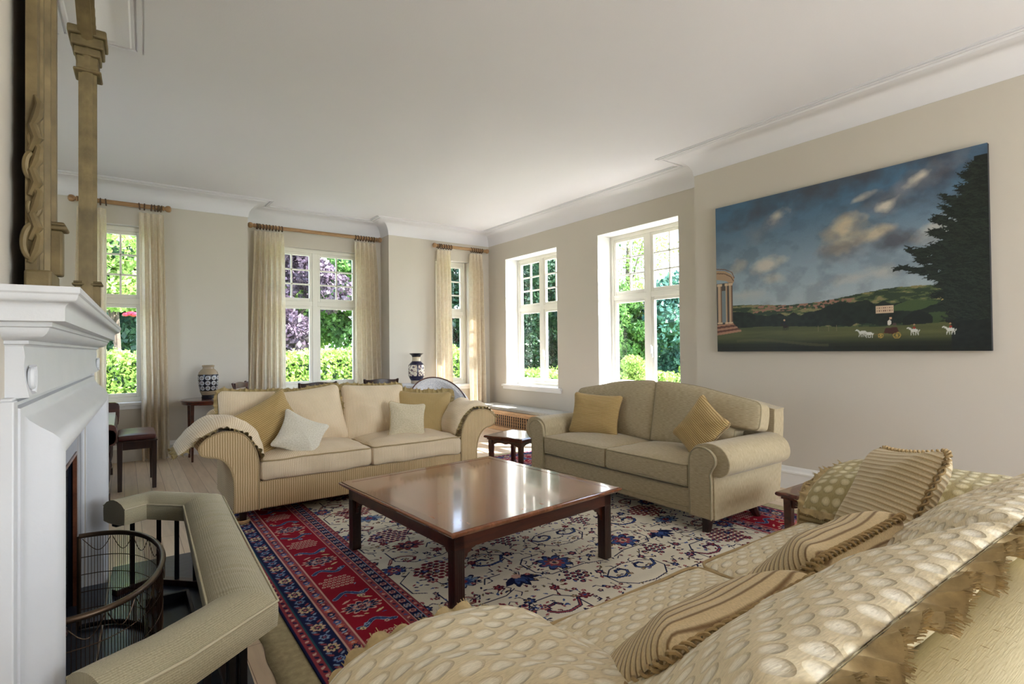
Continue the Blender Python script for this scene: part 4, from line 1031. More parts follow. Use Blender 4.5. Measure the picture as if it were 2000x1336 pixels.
def pillow(label, mat_, w, h, loc, yaw=0, lean=0, roll=0, crown=.09, ruffle=None, rw=.035, piping=None, seed=0, e=.008, pinch=.07, ear=.06, group='scatter cushions', name='cushion', wr=.008, fold=.01, waves=None, warp=None):
    out = outline_box(w, h, min(w, h)*.10, 5, pinch=pinch, ear=ear)
    mb = soft(out, e, crown, wr, seed, fold=fold)
    if warp: mb.v = [warp(Vector(p)) for p in mb.v]
    o = mb.build(name, mat_, fix=False, angle=180); tag(o, label, 'cushion', group)
    if ruffle:
        nn = outline_norms(out); P = [Vector((x, 0, z)) for x, z in out]
        rm = ruffle_mb(P, nn, rw, waves or int((w+h)*2*20), .010, seed, fringe=.006)
        if warp: rm.v = [warp(Vector(p)) for p in rm.v]
        r = rm.build('ruffle', ruffle, o, fix=False, angle=180)
    if piping:
        P = [Vector((x*1.003, 0, z*1.003)) for x, z in out]
        if warp: P = [warp(p) for p in P]
        MB().tube(P, .005, 6, True).build('piping', piping, o)
    return place(o, loc, yaw, lean, roll)

def arm_curve(scale=1.0, top=.70, body=.17, tip=.395, z0=.09):
    P = [(0, z0), (0, .25), (0, .40), (.01, .50), (.045, .595), (.11, top-.028), (.20, top), (.285, top-.008), (.355, top-.045), (tip, top-.10), (tip-.012, top-.15), (.335, top-.172), (.28, top-.185), (.235, top-.215), (.195, top-.275), (body+.003, top-.36), (body, .25), (body, z0)]
    # Catmull-Rom smoothing
    out = []
    for i in range(len(P)-1):
        p0, p1, p2, p3 = Vector(P[max(0, i-1)]), Vector(P[i]), Vector(P[i+1]), Vector(P[min(len(P)-1, i+2)])
        for k in range(4):
            t = k/4; q = .5*((2*p1)+(-p0+p2)*t+(2*p0-5*p1+4*p2-p3)*t*t+(-p0+3*p1-3*p2+p3)*t**3); out.append((q.x, q.y))
    out.append(P[-1]); return out
def scroll_sofa(name, label, loc, rz, hw, D, mats, prof, body, seat_z=.30, seat_t=.17, back_z=.80, seat_front=-.03, group=None, backmat=None, prof_r=None):
    t = thing(name, label, 'sofa', loc, rz, group); fab, seatfab, pipe = mats
    z0 = .09
    bs = MB(); bs.prism([(-hw-body+.012, z0), (hw+body-.012, z0), (hw+body-.012, seat_z), (-hw-body+.012, seat_z)], lambda p, q, y: (p, y, q), .012, D-.02); bs.build('base', fab, t, bevel=.012)
    for sx in (-1, 1):
        a = MB(); pr_ = prof_r if (prof_r and sx > 0) else prof; poly = [(sx*(hw+o), z) for o, z in pr_]
        if sx > 0: poly = poly[::-1]
        a.prism(poly, lambda p, q, y: (p, y, q), 0, D-.03, smooth=True); ar = a.build('arm', fab, t, bevel=.012, angle=50, seg=3)
        for y in (.006,):
            pts = [(sx*(hw+o), y-.004, z) for o, z in pr_]
            MB().tube(pts, .0055, 6).build('arm_piping', pipe, ar)
    bk = MB(); W = hw+body-.004
    rbox_mesh(bk, 2*W, .24, back_z-z0-.05, .05, .0); rbox_mesh(bk, 2*W+.2, .22, .22, .085, .0, c=(0, 0, back_z-z0-.22)); bk.build('back', backmat or fab, t, fix=False, loc=(0, D-.12, z0))
    for sx in (-1, 1):
        sc = MB(); rbox_mesh(sc, hw*2/2-.004, D-.20-seat_front, seat_t, .045, .055, wr=.012, seed=sx*3+hw, c=(0, 0, 0))
        o = sc.build('seat_cushion', seatfab, t, fix=False, loc=(sx*hw/2, (D-.20+seat_front)/2, seat_z))
        w_, d_ = hw-.004, D-.20-seat_front
        P = [(x*1.0, y*1.0, seat_t-.012) for x, y in [(p[0], p[1]) for p in outline_box(w_-.01, d_-.01, .05, 5)]]
        P = [(x, y, z+.012*noise.noise(Vector((x*5, y*5, sx)))) for x, y, z in P]
        MB().tube(P, .006, 6, True).build('piping', pipe, o)
    for sx in (-1, 1):
        for y in (.07, D-.1): MB().lathe([(.02, 0), (.024, .01), (.026, .05), (.032, .075), (.032, z0+.02)], 16, (sx*(hw+body-.07), y, 0)).build('foot', M['mahog_dark'], t)
    return t
RZ = .012    # rug top
S1 = scroll_sofa('scroll_arm_sofa', 'cream corded two-seat sofa with flared scroll arms facing the coffee table from the window side', (1.71, 4.40, RZ), 0, .885, .93, (M['stripe'], M['stripe_pale'], M['creampipe']), arm_curve(), .17)
def P1(x, y, z): return (x, y, z+RZ)
cg = 'ruffled cushions on the cream scroll arm sofa'
# loose back cushions (children of the sofa)
def back_cushion(parent, mat_, w, h, loc, yaw, lean, roll, crown, ruf=None, seed=0, pipe=None, rw=.03):
    out = outline_box(w, h, .06, 5, pinch=.035, ear=.03); o = soft(out, .03, crown, .012, seed, fold=.012).build('back_cushion', mat_, parent, fix=False, angle=180)
    if ruf: ruffle_mb([Vector((x, 0, z)) for x, z in out], outline_norms(out), rw, int((w+h)*2*20), .010, seed, fringe=.006).build('ruffle', ruf, o, fix=False, angle=180)
    if pipe: MB().tube([(x, -.015, z) for x, z in out], .006, 6, True).build('piping', pipe, o)
    return place(o, loc, yaw, lean, roll)
def toloc(root, x, y, z):
    return root.matrix_basis.inverted() @ Vector((x, y, z))
bpy.context.view_layer.update()
for (mt, w, h, x, y, z, yaw, lean, roll, cr, rf, sd) in (
        (M['stripe_pale'], .62, .50, .93, 5.03, .70, 4, -14, 3, .085, M['ruffle'], 1),
        (M['stripe_pale'], .56, .52, 1.385, 4.98, .695, 2, -17, -6, .10, M['ruffle'], 2),
        (M['stripe_pale'], .62, .53, 1.965, 5.0, .69, -3, -16, 2, .11, M['ruffle'], 3)):
    p = toloc(S1, x, y, z+RZ); back_cushion(S1, mt, w, h, p, yaw, lean, roll, cr, rf, sd)
pillow('gold plain cushion with a deep gold ruffle against the right arm of the cream sofa', M['goldplain'], .56, .47, P1(2.43, 4.86, .64), -16, -18, 4, .085, M['ruffle'], .045, seed=4, group=cg, fold=.016)
pillow('gold ribbed cushion leaning at the left end of the cream sofa', M['gold'], .56, .42, P1(.96, 4.74, .68), 14, -24, -24, .075, seed=5, group=None, pinch=.09, ear=.09)
pillow('small white cushion set cornerwise on the left seat of the cream sofa', M['cream'], .37, .36, P1(1.17, 4.56, .60), 8, -34, 32, .06, seed=6, group=None, pinch=.11, ear=.1)
pillow('small pale linen cushion with piped edge on the right seat of the cream sofa', M['cream2'], .35, .35, P1(2.16, 4.66, .62), -6, -22, 8, .055, seed=7, piping=M['ruffle_tan'], group=None, pinch=.09, ear=.08)

def arm_cover(name, label, mat_, rufm, curve, y0, y1, thick, loc=(0, 0, 0), rz=0, seed=0, wr=.012, uvs=1, rw=.035, group=None, taper=.5, front=True, nu=60, nv=30, bulge=0, waves=30):
    """a limp cushion bent over a sofa arm. curve: (x, z) centre line; y0..y1 depth"""
    C_ = []
    for i in range(len(curve)-1):
        p0, p1, p2, p3 = Vector(curve[max(0, i-1)]), Vector(curve[i]), Vector(curve[i+1]), Vector(curve[min(len(curve)-1, i+2)])
        for k in range(8): t = k/8; C_.append(.5*((2*p1)+(-p0+p2)*t+(2*p0-5*p1+4*p2-p3)*t*t+(-p0+3*p1-3*p2+p3)*t**3))
    C_.append(Vector(curve[-1])); cum = [0]
    for a, b_ in zip(C_, C_[1:]): cum.append(cum[-1]+(b_-a).length)
    T = cum[-1]
    def at(u):
        l = u*T
        for i in range(len(cum)-1):
            if cum[i+1] >= l: break
        f = (l-cum[i])/max(1e-6, cum[i+1]-cum[i]); p = C_[i].lerp(C_[i+1], f); d = (C_[i+1]-C_[i]).normalized(); nn = Vector((-d.y, d.x))
        if nn.y < 0 and abs(d.x) > abs(d.y)*.2: nn = -nn
        return p, nn
    ref = None; table = []
    for i in range(nu+1):
        p, nn = at(i/nu)
        if ref is not None and nn.dot(ref) < 0: nn = -nn
        ref = nn; table.append((p, nn))
    def edge(u, v): return (max(0, 1-abs(2*u-1)**3.2)**.5)*(max(0, 1-abs(2*v-1)**3.2)**.5)
    def face(sg):
        def fn(u, v):
            i = min(nu, int(round(u*nu))); p, nn = table[i]
            t_ = thick*edge(u, v); t_ = t_ if sg > 0 else -t_*taper*.3
            w_ = wr*noise.noise(Vector((u*T*7, v*(y1-y0)*7, seed)))*edge(u, v)*2 if sg > 0 else 0
            w_ += -.01*abs(noise.noise(Vector((u*T*11, v*3, seed+4))))*edge(u, v) if sg > 0 else 0
            yy = y0+(y1-y0)*v; q = p+nn*(t_+w_); sh = bulge*math.sin(PI*u)
            yy += (v-.5)*2*sh
            return (q.x, yy, q.y)
        return fn
    mb = MB(); mb.grid(face(1), nu, nv, lambda u, v: (u*T*uvs, v*(y1-y0)*uvs)); mb.grid(face(-1), nu, nv, lambda u, v: (u*T, v*(y1-y0)))
    o = mb.build(name, mat_, fix=False, angle=180); o.location = loc; o.rotation_euler = (0, 0, rz); tag(o, label, 'cushion', group)
    P = []; Q = []
    f = face(1)
    for i in range(nu+1): P.append(Vector(f(i/nu, 0))); Q.append((0, -1, -.15))
    for j in range(1, nv+1):
        P.append(Vector(f(1, j/nv))); d = C_[-1]-C_[-2]; d.normalize(); Q.append((d.x, 0, d.y))
    for i in range(nu-1, -1, -1): P.append(Vector(f(i/nu, 1))); Q.append((0, 1, 0))
    for j in range(nv-1, 0, -1):
        P.append(Vector(f(0, j/nv))); d = C_[0]-C_[1]; d.normalize(); Q.append((d.x, 0, d.y))
    ruffle_mb(P, Q, rw, waves*2, .010, seed, fringe=.005).build('ruffle', rufm, o, fix=False, angle=180)
    return o
cvL = [(.03, .47), (-.005, .56), (-.07, .655), (-.16, .715), (-.27, .725), (-.37, .68), (-.44, .615), (-.52, .56)]   # x = inward(+)/outward(-) from the inner arm face
arm_cover('arm_cushion', 'pale ruffled cushion flopped over the left scroll arm of the cream sofa', M['stripe_pale'], M['ruffle'], cvL, 0.02, .50, .075, (1.71-.885, 4.40, RZ), 0, 11)
arm_cover('arm_cushion', 'pale ruffled cushion flopped over the right scroll arm of the cream sofa', M['stripe_pale'], M['ruffle'], [(-x, z) for x, z in cvL[:-1]], 0.06, .52, .05, (1.71+.885, 4.40, RZ), 0, 12)

# ---------------------------------------------------------------- khaki sofa (humped back) facing the coffee table from the right wall
GS = thing('hump_back_sofa', 'khaki chenille two-seat sofa with rounded arms and humped back below the alcove window', 'sofa', (3.20, 3.105, RZ), -PI/2)
hw, D, body = .795, .92, .19
gprof = [(0, .11), (0, .30), (0, .48), (.008, .555), (.045, .60), (.10, .622), (.17, .628), (.235, .612), (.285, .57), (.305, .51), (.292, .45), (.25, .415), (.215, .405), (.19, .40), (.19, .30), (.19, .11)]
def smooth2(P, k=4):
    out = []
    for i in range(len(P)-1):
        p0, p1, p2, p3 = Vector(P[max(0, i-1)]), Vector(P[i]), Vector(P[i+1]), Vector(P[min(len(P)-1, i+2)])
        for q_ in range(k):
            t = q_/k; q = .5*((2*p1)+(-p0+p2)*t+(2*p0-5*p1+4*p2-p3)*t*t+(-p0+3*p1-3*p2+p3)*t**3); out.append((q.x, q.y))
    out.append(P[-1]); return out
gp = smooth2(gprof)
MB().prism([(-hw-body+.01, .115), (hw+body-.01, .115), (hw+body-.01, .29), (-hw-body+.01, .29)], lambda p, q, y: (p, y, q), .01, D-.05).build('base', M['sage'], GS, bevel=.015)
for sx in (-1, 1):
    poly = [(sx*(hw+o), z) for o, z in gp]; poly = poly[::-1] if sx > 0 else poly
    ar = MB().prism(poly, lambda p, q, y: (p, y, q), 0.02, D-.10, smooth=True).build('arm', M['sage'], GS, bevel=.02, angle=50, seg=3)
    fpo = smooth2([(.0, .115), (0, .30), (0, .48), (.015, .55), (.055, .59), (.105, .60), (.16, .585), (.20, .545), (.205, .50), (.18, .455), (.165, .42), (.17, .38), (.17, .25), (.17, .115)])
    poly = [(sx*(hw+o+.008), z) for o, z in fpo]; poly = poly[::-1] if sx > 0 else poly
    MB().prism(poly, lambda p, q, y: (p, y, q), -.008, .03).build('front_facing', M['sage'], ar, bevel=.01)
    MB().tube([(sx*(hw+o+.008), -.006, z) for o, z in fpo], .005, 6).build('piping', M['sagepipe'], ar)
for sx in (-1, 1):
    sc = MB(); rbox_mesh(sc, hw-.004, .70, .165, .03, .035, wr=.006, seed=sx+20); o = sc.build('seat_cushion', M['sage'], GS, fix=False, loc=(sx*hw/2, .335, .30))
    for zz in (.155, .012):
        MB().tube([(x, y, zz) for x, y in outline_box(hw-.016, .692, .03, 5)], .005, 6, True).build('piping', M['sagepipe'], o)
def bout(sx):
    P = []
    # from centre bottom, out to the arm, up around the wing over the arm and back along the hump
    pts = [(.005, .45), (.40, .445), (.765, .45), (.785, .50), (.79, .60), (.80, .635), (.86, .64), (.965, .65), (.985, .70), (.985, .80), (.965, .845), (.90, .865), (.70, .90), (.45, .945), (.2, .968), (.06, .972), (.02, .965), (.003, .93), (.003, .7)]
    pts = smooth2(pts+[pts[0]], 4)[:-1]
    o = [(sx*x, z) for x, z in pts]
    return o if sx > 0 else o[::-1]
for sx in (-1, 1):
    o_ = bout(sx); o_ = [(x-sx*.45, z-.70) for x, z in o_][::-1]
    bc = soft(o_, .12, .055, .006, sx+7, c0=(0, 0), p=3).build('back_cushion', M['sage'], GS, fix=False, angle=60)
    MB().tube([(x, -.06, z) for x, z in o_], .005, 6, True).build('piping', M['sagepipe'], bc)
    place(bc, (sx*.45, .665, .705), 0, -11, 0)
# outside back behind the cushions
bo = [(x, z) for x, z in smooth2([(-.97, .11), (-.975, .5), (-.97, .77), (-.93, .81), (-.5, .88), (0, .91), (.5, .88), (.93, .81), (.97, .77), (.975, .5), (.97, .11)])]
MB().prism(bo, lambda p, q, y: (p, y+(q-.1)*.12, q), .76, .90).build('back', M['sage'], GS, bevel=.03, seg=3)
MB().tube([(-hw-body+.02, -.002, .165), (hw+body-.02, -.002, .165)], .004, 6).build('front_seam', M['sagepipe'], GS)
for sx in (-1, 1):
    MB().taper((sx*.88, .10, .11), .03, (sx*.88, .08, 0), .022).build('leg', M['mahog_dark'], GS, bevel=.003)
    MB().tube([(sx*.90, .62, .14), (sx*.90, .64, .06), (sx*.90, .70, .0)], [.035, .032, .026], 8).build('leg', M['mahog_dark'], GS)
pillow('gold ribbed cushion upright against the left arm end of the khaki sofa', M['gold'], .50, .39, (3.60, 3.62, .66+RZ), -90+18, -17, 2, .07, seed=21, group=None, pinch=.06)
pillow('gold ribbed cushion tipped on its corner at the right end of the khaki sofa', M['gold'], .42, .40, (3.56, 2.46, .665+RZ), -90-14, -25, 28, .07, seed=22, group=None, pinch=.08)

# ---------------------------------------------------------------- near sofa, facing the coffee table from the camera side
prN = [(o*1.32, z) for o, z in arm_curve(top=.635, body=.20, tip=.40)]; prR = [(o*1.32, z if z < .3 else .3+(z-.3)*.60) for o, z in arm_curve(top=.665, body=.20, tip=.40)]
NSX, NSY = 1.80, 1.30
S2 = scroll_sofa('scroll_arm_sofa', 'near tan striped sofa with bobble-woven seat covers, its back towards the viewer', (NSX, NSY, RZ), PI, .86, 1.08, (M['tanstripe'] if 'tanstripe' in M else M['stripe'], M['bob'], M['creampipe']), prN, .26, seat_z=.28, seat_t=.17, back_z=.67, seat_front=.03, backmat=M['fleck'], prof_r=prR)
bpy.context.view_layer.update()
for (w, x, y, z, yaw, sd) in ((1.16, 1.17, .585, .635, 0, 31), (1.06, 2.24, .585, .635, 0, 32)):
    out = outline_box(w, .66, .07, 6, pinch=.03, ear=.04)
    mb = soft(out, .004, .10, .012, sd, rings=22, fold=.012)
    nf = len(mb.f)//2
    o = mb.build('back_cushion', M['bob'], S2, fix=False, angle=180)
    o.data.materials.append(M['fleck'])
    half = 22*len(out)
    mi = [0]*half + [1]*half + [1]*len(out); o.data.polygons.foreach_set('material_index', mi)
    pl_ = toloc(S2, x, y, z+RZ)
    ruffle_mb([Vector((a, .002, b_)) for a, b_ in out], [(q[0], .5, q[2]) for q in outline_norms(out)], .055, int((w+.66)*2/.06), .016, sd, nv=8, fringe=.0009).build('ruffle', M['ruffle_tan'], o, fix=False, angle=180)
    place(o, pl_, yaw, -50, 0)
cvN = [(.07, .43), (.01, .49), (-.07, .53), (-.19, .562), (-.34, .57), (-.47, .54), (-.57, .48), (-.64, .40)]
arm_cover('arm_cushion', 'bobble-woven cream cover flopped over the near sofa arm by the fender, nearest the viewer', M['bob'], M['ruffle_tan'], cvN, -1.02, -.02, .06, (NSX-.86, NSY, RZ), 0, 41, wr=.014, rw=.03, nu=90, nv=60)
arm_cover('arm_cushion', 'honeycomb-woven cover over the far arm of the near sofa, beside the right wall', M['bob_flat'], M['ruffle_tan'], [(-x, z+.095) for x, z in cvN], -.95, -.06, .06, (NSX+.86, NSY, RZ), 0, 42, wr=.01, rw=.03, nu=80, nv=50)
def braid(o, out, mt, seed=0):
    P = [Vector((x, 0, z)) for x, z in out]; n = len(P)
    for ph in (0, PI):
        pts = []; N_ = n*5
        for k in range(N_):
            f = k/5; i = int(f) % n; j = (i+1) % n; p = P[i].lerp(P[j], f-int(f)); d = (P[j]-P[i]).normalized(); nn = Vector((d.z, 0, -d.x)); a = k*.62+ph
            pts.append(p+nn*(.006+.009*math.cos(a))+Vector((0, .009*math.sin(a*1.0), 0)))
        MB().tube(pts, .0045, 5, True).build('braid', mt, o)
M['braid'] = plain('tan_braid', srgb(160, 134, 92), .9, .2, 60, .001, 80)
for lb, mt, w, h, loc, yaw, lean, roll, sd in (
        ('tan tucked cushion with braided edge, nearest the viewer on the near sofa', M['tanrib'], .58, .42, (1.12, .79, .555), 180, -44, 0, 51),
        ('tan tucked cushion with braided edge in the middle of the near sofa', M['tanrib'], .58, .40, (1.80, .82, .57), 180, -44, 2, 52),
        ('pale tan tucked cushion propped in the far corner of the near sofa', M['tanrib_fine'], .52, .46, (2.48, .86, .655), 180+38, -28, -10, 53)):
    out = outline_box(w, h, .05, 5, pinch=.05, ear=.05); o = soft(out, .01, .10, .008, sd, rings=20, fold=.006).build('cushion', mt, fix=False, angle=180)
    tag(o, lb, 'cushion'); braid(o, out, M['braid'], sd); place(o, (loc[0], loc[1], loc[2]+RZ), yaw, lean, roll)

cc_ = MB().lathe([(.028, .0), (.055, .0), (.060, .008), (.060, .022), (.055, .026), (.046, .022), (.040, .010), (.028, .008)], 28)
tag(cc_.build('castor_cup', M['pine'], loc=(.715, 4.47, RZ+.001)), 'small round wooden castor cup under the front left foot of the cream sofa', 'castor cup')
# ================================================================== RUG AND PAINTING (woven / painted designs as fine colour grids)
def lin(r, g, b): return np.array(srgb(r, g, b)[:3])
class Canvas:
    """colour grid in metres; every mark is drawn with numpy masks"""
    def __init__(s, w, h, res, bg):
        s.w, s.h, s.res = w, h, res; s.nx, s.ny = int(w/res)+1, int(h/res)+1
        s.X, s.Y = np.meshgrid(np.linspace(0, w, s.nx), np.linspace(0, h, s.ny)); s.C = np.zeros((s.ny, s.nx, 3)); s.C[:] = bg
    def win(s, x, y, r):
        i0, i1 = max(0, int((x-r)/s.w*(s.nx-1))), min(s.nx, int((x+r)/s.w*(s.nx-1))+2); j0, j1 = max(0, int((y-r)/s.h*(s.ny-1))), min(s.ny, int((y+r)/s.h*(s.ny-1))+2)
        return (slice(j0, max(j0, j1)), slice(i0, max(i0, i1)))
    def disc(s, x, y, r, c, sx=1, sy=1):
        k = s.win(x, y, r*max(sx, sy)); m = ((s.X[k]-x)/sx)**2+((s.Y[k]-y)/sy)**2 < r*r; s.C[k][m] = c
    def star(s, x, y, r, n, c, amp=.25, sx=1, sy=1, ph=0, p=1):
        k = s.win(x, y, r*1.4*max(sx, sy)); dx, dy = (s.X[k]-x)/sx, (s.Y[k]-y)/sy; th = np.arctan2(dy, dx)
        m = np.hypot(dx, dy) < r*(1-amp+amp*np.abs(np.cos(n*th/2+ph))**p*1.3); s.C[k][m] = c
    def rect(s, x0, x1, y0, y1, c):
        m = (s.X >= x0) & (s.X < x1) & (s.Y >= y0) & (s.Y < y1); s.C[m] = c
    def line(s, pts, w, c):
        for (x0, y0), (x1, y1) in zip(pts, pts[1:]):
            r = max(abs(x1-x0), abs(y1-y0))/2+w*2; k = s.win((x0+x1)/2, (y0+y1)/2, r); dx, dy = x1-x0, y1-y0; L = dx*dx+dy*dy+1e-12
            t = np.clip(((s.X[k]-x0)*dx+(s.Y[k]-y0)*dy)/L, 0, 1); m = np.hypot(s.X[k]-x0-t*dx, s.Y[k]-y0-t*dy) < w/2; s.C[k][m] = c
    def leaf(s, x, y, L, W, a, c):
        k = s.win(x, y, L); ca, sa = math.cos(a), math.sin(a); u = (s.X[k]-x)*ca+(s.Y[k]-y)*sa; v = -(s.X[k]-x)*sa+(s.Y[k]-y)*ca
        m = (np.abs(u) < L/2) & (np.abs(v) < W/2*(1-(2*u/L)**2)); s.C[k][m] = c
    def poly(s, pts, c):
        P = np.array(pts); x0, x1, y0, y1 = P[:, 0].min(), P[:, 0].max(), P[:, 1].min(), P[:, 1].max(); k = s.win((x0+x1)/2, (y0+y1)/2, max(x1-x0, y1-y0)/2+.01)
        X, Y = s.X[k], s.Y[k]; m = np.zeros(X.shape, bool); n = len(pts)
        for i in range(n):
            xa, ya = pts[i]; xb, yb = pts[i-1]
            if ya == yb: continue
            cnd = ((ya > Y) != (yb > Y)) & (X < (xb-xa)*(Y-ya)/(yb-ya)+xa); m ^= cnd
        s.C[k][m] = c
    def mesh(s, name, fn, mat_, nz=None):
        co = np.zeros((s.ny, s.nx, 3)); co[..., 0], co[..., 1], co[..., 2] = fn(s.X, s.Y)
        me = bpy.data.meshes.new(name); nv = s.nx*s.ny; nf = (s.nx-1)*(s.ny-1)
        me.vertices.add(nv); me.vertices.foreach_set('co', co.reshape(-1).astype(np.float32))
        idx = np.arange(nv).reshape(s.ny, s.nx); q = np.stack([idx[:-1, :-1], idx[:-1, 1:], idx[1:, 1:], idx[1:, :-1]], -1).reshape(-1)
        me.loops.add(nf*4); me.loops.foreach_set('vertex_index', q.astype(np.int32)); me.polygons.add(nf)
        me.polygons.foreach_set('loop_start', np.arange(0, nf*4, 4, dtype=np.int32)); me.polygons.foreach_set('loop_total', np.full(nf, 4, dtype=np.int32))
        me.update(calc_edges=True); at = me.color_attributes.new('pattern', 'FLOAT_COLOR', 'POINT')
        cc = np.ones((s.ny, s.nx, 4)); cc[..., :3] = np.clip(s.C, 0, 1); at.data.foreach_set('color', cc.reshape(-1).astype(np.float32))
        me.polygons.foreach_set('use_smooth', [True]*nf)
        me.materials.append(mat_); o = bpy.data.objects.new(name, me); COL.objects.link(o); return o
def attr_mat(name, rough, bdist=0, bscale=300, spec=.3, coat=0):
    m, nt, b = new_mat(name); a = N(nt, 'ShaderNodeAttribute', attribute_name='pattern'); col = a.outputs['Color']
    n = N(nt, 'ShaderNodeTexNoise', i_Scale=bscale, i_Detail=2.0); lk(nt, coord(nt), n.inputs['Vector'])
    col = mixc(nt, 1, col, ramp(nt, n.outputs[0], [(.3, (.86, .86, .86, 1)), (.65, (1, 1, 1, 1))]), 'MULTIPLY')
    lk(nt, col, b.inputs['Base Color']); b.inputs['Roughness'].default_value = rough; b.inputs['Specular IOR Level'].default_value = spec
    if coat: b.inputs['Coat Weight'].default_value = coat; b.inputs['Coat Roughness'].default_value = .3
    if bdist: bump(nt, b, n.outputs[0], bdist)
    return m
RW, RL = 3.55, 5.0; RX0, RY0 = .62, .32
cream, red, navy, blue, rose, pink, ltb, olive, dred = lin(238, 230, 212), lin(150, 24, 46), lin(26, 32, 72), lin(64, 88, 146), lin(156, 74, 82), lin(212, 170, 156), lin(138, 160, 190), lin(120, 104, 74), lin(104, 26, 44)
cv = Canvas(RW, RL, .0043, cream); rr = random.Random(11)
def flower(x, y, r, cols, n=8, sx=1, sy=1, ph=0):
    c = cols; cv.star(x, y, r, n, c[0], .32, sx, sy, ph); cv.star(x, y, r*.84, n, c[1], .3, sx, sy, ph); cv.star(x, y, r*.56, n, c[2], .34, sx, sy, ph+.3); cv.disc(x, y, r*.28, c[3], sx, sy); cv.disc(x, y, r*.13, c[0], sx, sy)
def stem(x0, y0, x1, y1, c=navy, w=.007):
    cv.line([(x0, y0), (x0, (y0+y1)/2), (x1, y1)] if rr.random() < .5 else [(x0, y0), ((x0+x1)/2, y0), (x1, y1)], w, c)
def cluster(x, y, nx, ny, dx, dy, bgc, c1, c2, s=1):
    for j in range(-ny, ny+1):
        for i in range(-nx, nx+1):
            if abs(i)/(nx+.5)+abs(j)/(ny+.5) > 1.15: continue
            px, py = x+(i+.5*(j % 2))*dx, y+j*dy; cv.disc(px, py, dy*.46*s, c1, 1.15, 1); cv.disc(px, py, dy*.24*s, c2, 1.15, 1)
def hook(x, y, w, h, sx, sy, c=navy, f=blue, t=.026):
    P = [(x-sx*w, y+sy*h*.9), (x-sx*w*.55, y+sy*h*.15), (x+sx*w*.2, y), (x+sx*w*.75, y+sy*h*.25), (x+sx*w, y+sy*h*.6), (x+sx*w*.75, y+sy*h), (x+sx*w*.25, y+sy*h*1.05), (x+sx*w*.1, y+sy*h*.8)]
    cv.line(P, t+.008, c); cv.line(P[:5], t-.004, f); cv.line(P[5:], t*.3, f)
def palmette(x, y, s, c, c2, c3, a=PI/2):
    for k in (-2, -1, 0, 1, 2):
        an = a+k*.5; cv.leaf(x+s*.45*math.cos(an), y+s*.45*math.sin(an), s, s*.36, an, c)
    for k in (-1, 0, 1): an = a+k*.5; cv.leaf(x+s*.4*math.cos(an), y+s*.4*math.sin(an), s*.66, s*.2, an, c2)
    cv.disc(x, y, s*.2, c3)
# ---- field (mirror-symmetric left to right)
fx0, fx1, fy0, fy1 = .59, RW-.59, .59, RL-.59
cxm = RW/2
def tile(yc, k):
    A = (navy, blue, rose, pink); B = (dred, rose, navy, pink); C3 = (navy, ltb, blue, rose); E_ = (dred, rose, pink, navy)
    for sg in (-1, 1):
        def X(d): return cxm+sg*d
        flower(X(.30), yc, .105, C3 if k % 2 else A, 8); flower(X(.88), yc+.10, .085, B if k % 2 else C3, 10, 1.25, .85)
        palmette(X(.60), yc-.02, .15, dred if k % 2 else navy, rose if k % 2 else blue, pink, PI/2 if k % 2 else -PI/2)
        flower(X(1.12), yc-.22, .07, A, 8)
        hook(X(.60), yc+.20, .11, .10, sg, 1, navy, rose if k % 2 else blue, .014); hook(X(.12), yc+.31, .08, .08, -sg, 1, navy, blue, .012)
        hook(X(1.02), yc-.05, .09, .09, -sg, -1, dred, pink, .012)
        cluster(X(.92), yc+.34, 3, 3, .042, .036, cream, rose, navy if k % 2 else dred); cluster(X(.34), yc-.22, 2, 2, .042, .036, cream, navy, rose)
        # octagonal vine network
        for pts in ([(.05, -.16), (.18, -.12), (.42, -.12), (.48, -.05), (.48, .10), (.42, .16), (.30, .16)], [(.70, -.14), (.78, -.18), (.96, -.18), (1.06, -.10), (1.06, .06)], [(.0, .18), (.12, .20), (.20, .28), (.20, .36), (.12, .42), (.0, .44)], [(.50, .16), (.50, .30), (.58, .38), (.74, .38), (.80, .30)], [(.66, .06), (.76, .06), (.80, .0)], [(1.1, .1), (1.16, .14), (1.16, .3), (1.06, .40)]):
            cv.line([(X(a), yc+b_) for a, b_ in pts], .0085, navy)
        for (a, b_, s_) in ((.12, .04, .030), (.45, .28, .034), (.70, .30, .028), (.76, -.08, .032), (1.0, .22, .030), (.18, -.26, .026), (.52, -.26, .03), (.72, -.30, .034), (1.18, -.06, .03), (.98, -.34, .026), (.06, -.05, .022), (.40, .06, .02), (.25, .24, .024)):
            cc = rr.choice([(dred, rose, navy), (navy, blue, pink), (rose, pink, navy), (navy, rose, pink)]); cv.star(X(a), yc+b_, s_, 6, cc[0], .3); cv.disc(X(a), yc+b_, s_*.55, cc[1]); cv.disc(X(a), yc+b_, s_*.22, cc[2])
            for q in range(2):
                an = rr.uniform(0, 2*PI); cv.line([(X(a)+s_*math.cos(an), yc+b_+s_*math.sin(an)), (X(a)+(s_+.03)*math.cos(an), yc+b_+(s_+.03)*math.sin(an))], .006, navy); cv.leaf(X(a)+(s_+.045)*math.cos(an), yc+b_+(s_+.045)*math.sin(an), .034, .016, an+.4, rr.choice([navy, dred, rose, blue, olive]))
for k in range(7): tile(.36+fy0+k*.70-.2, k)
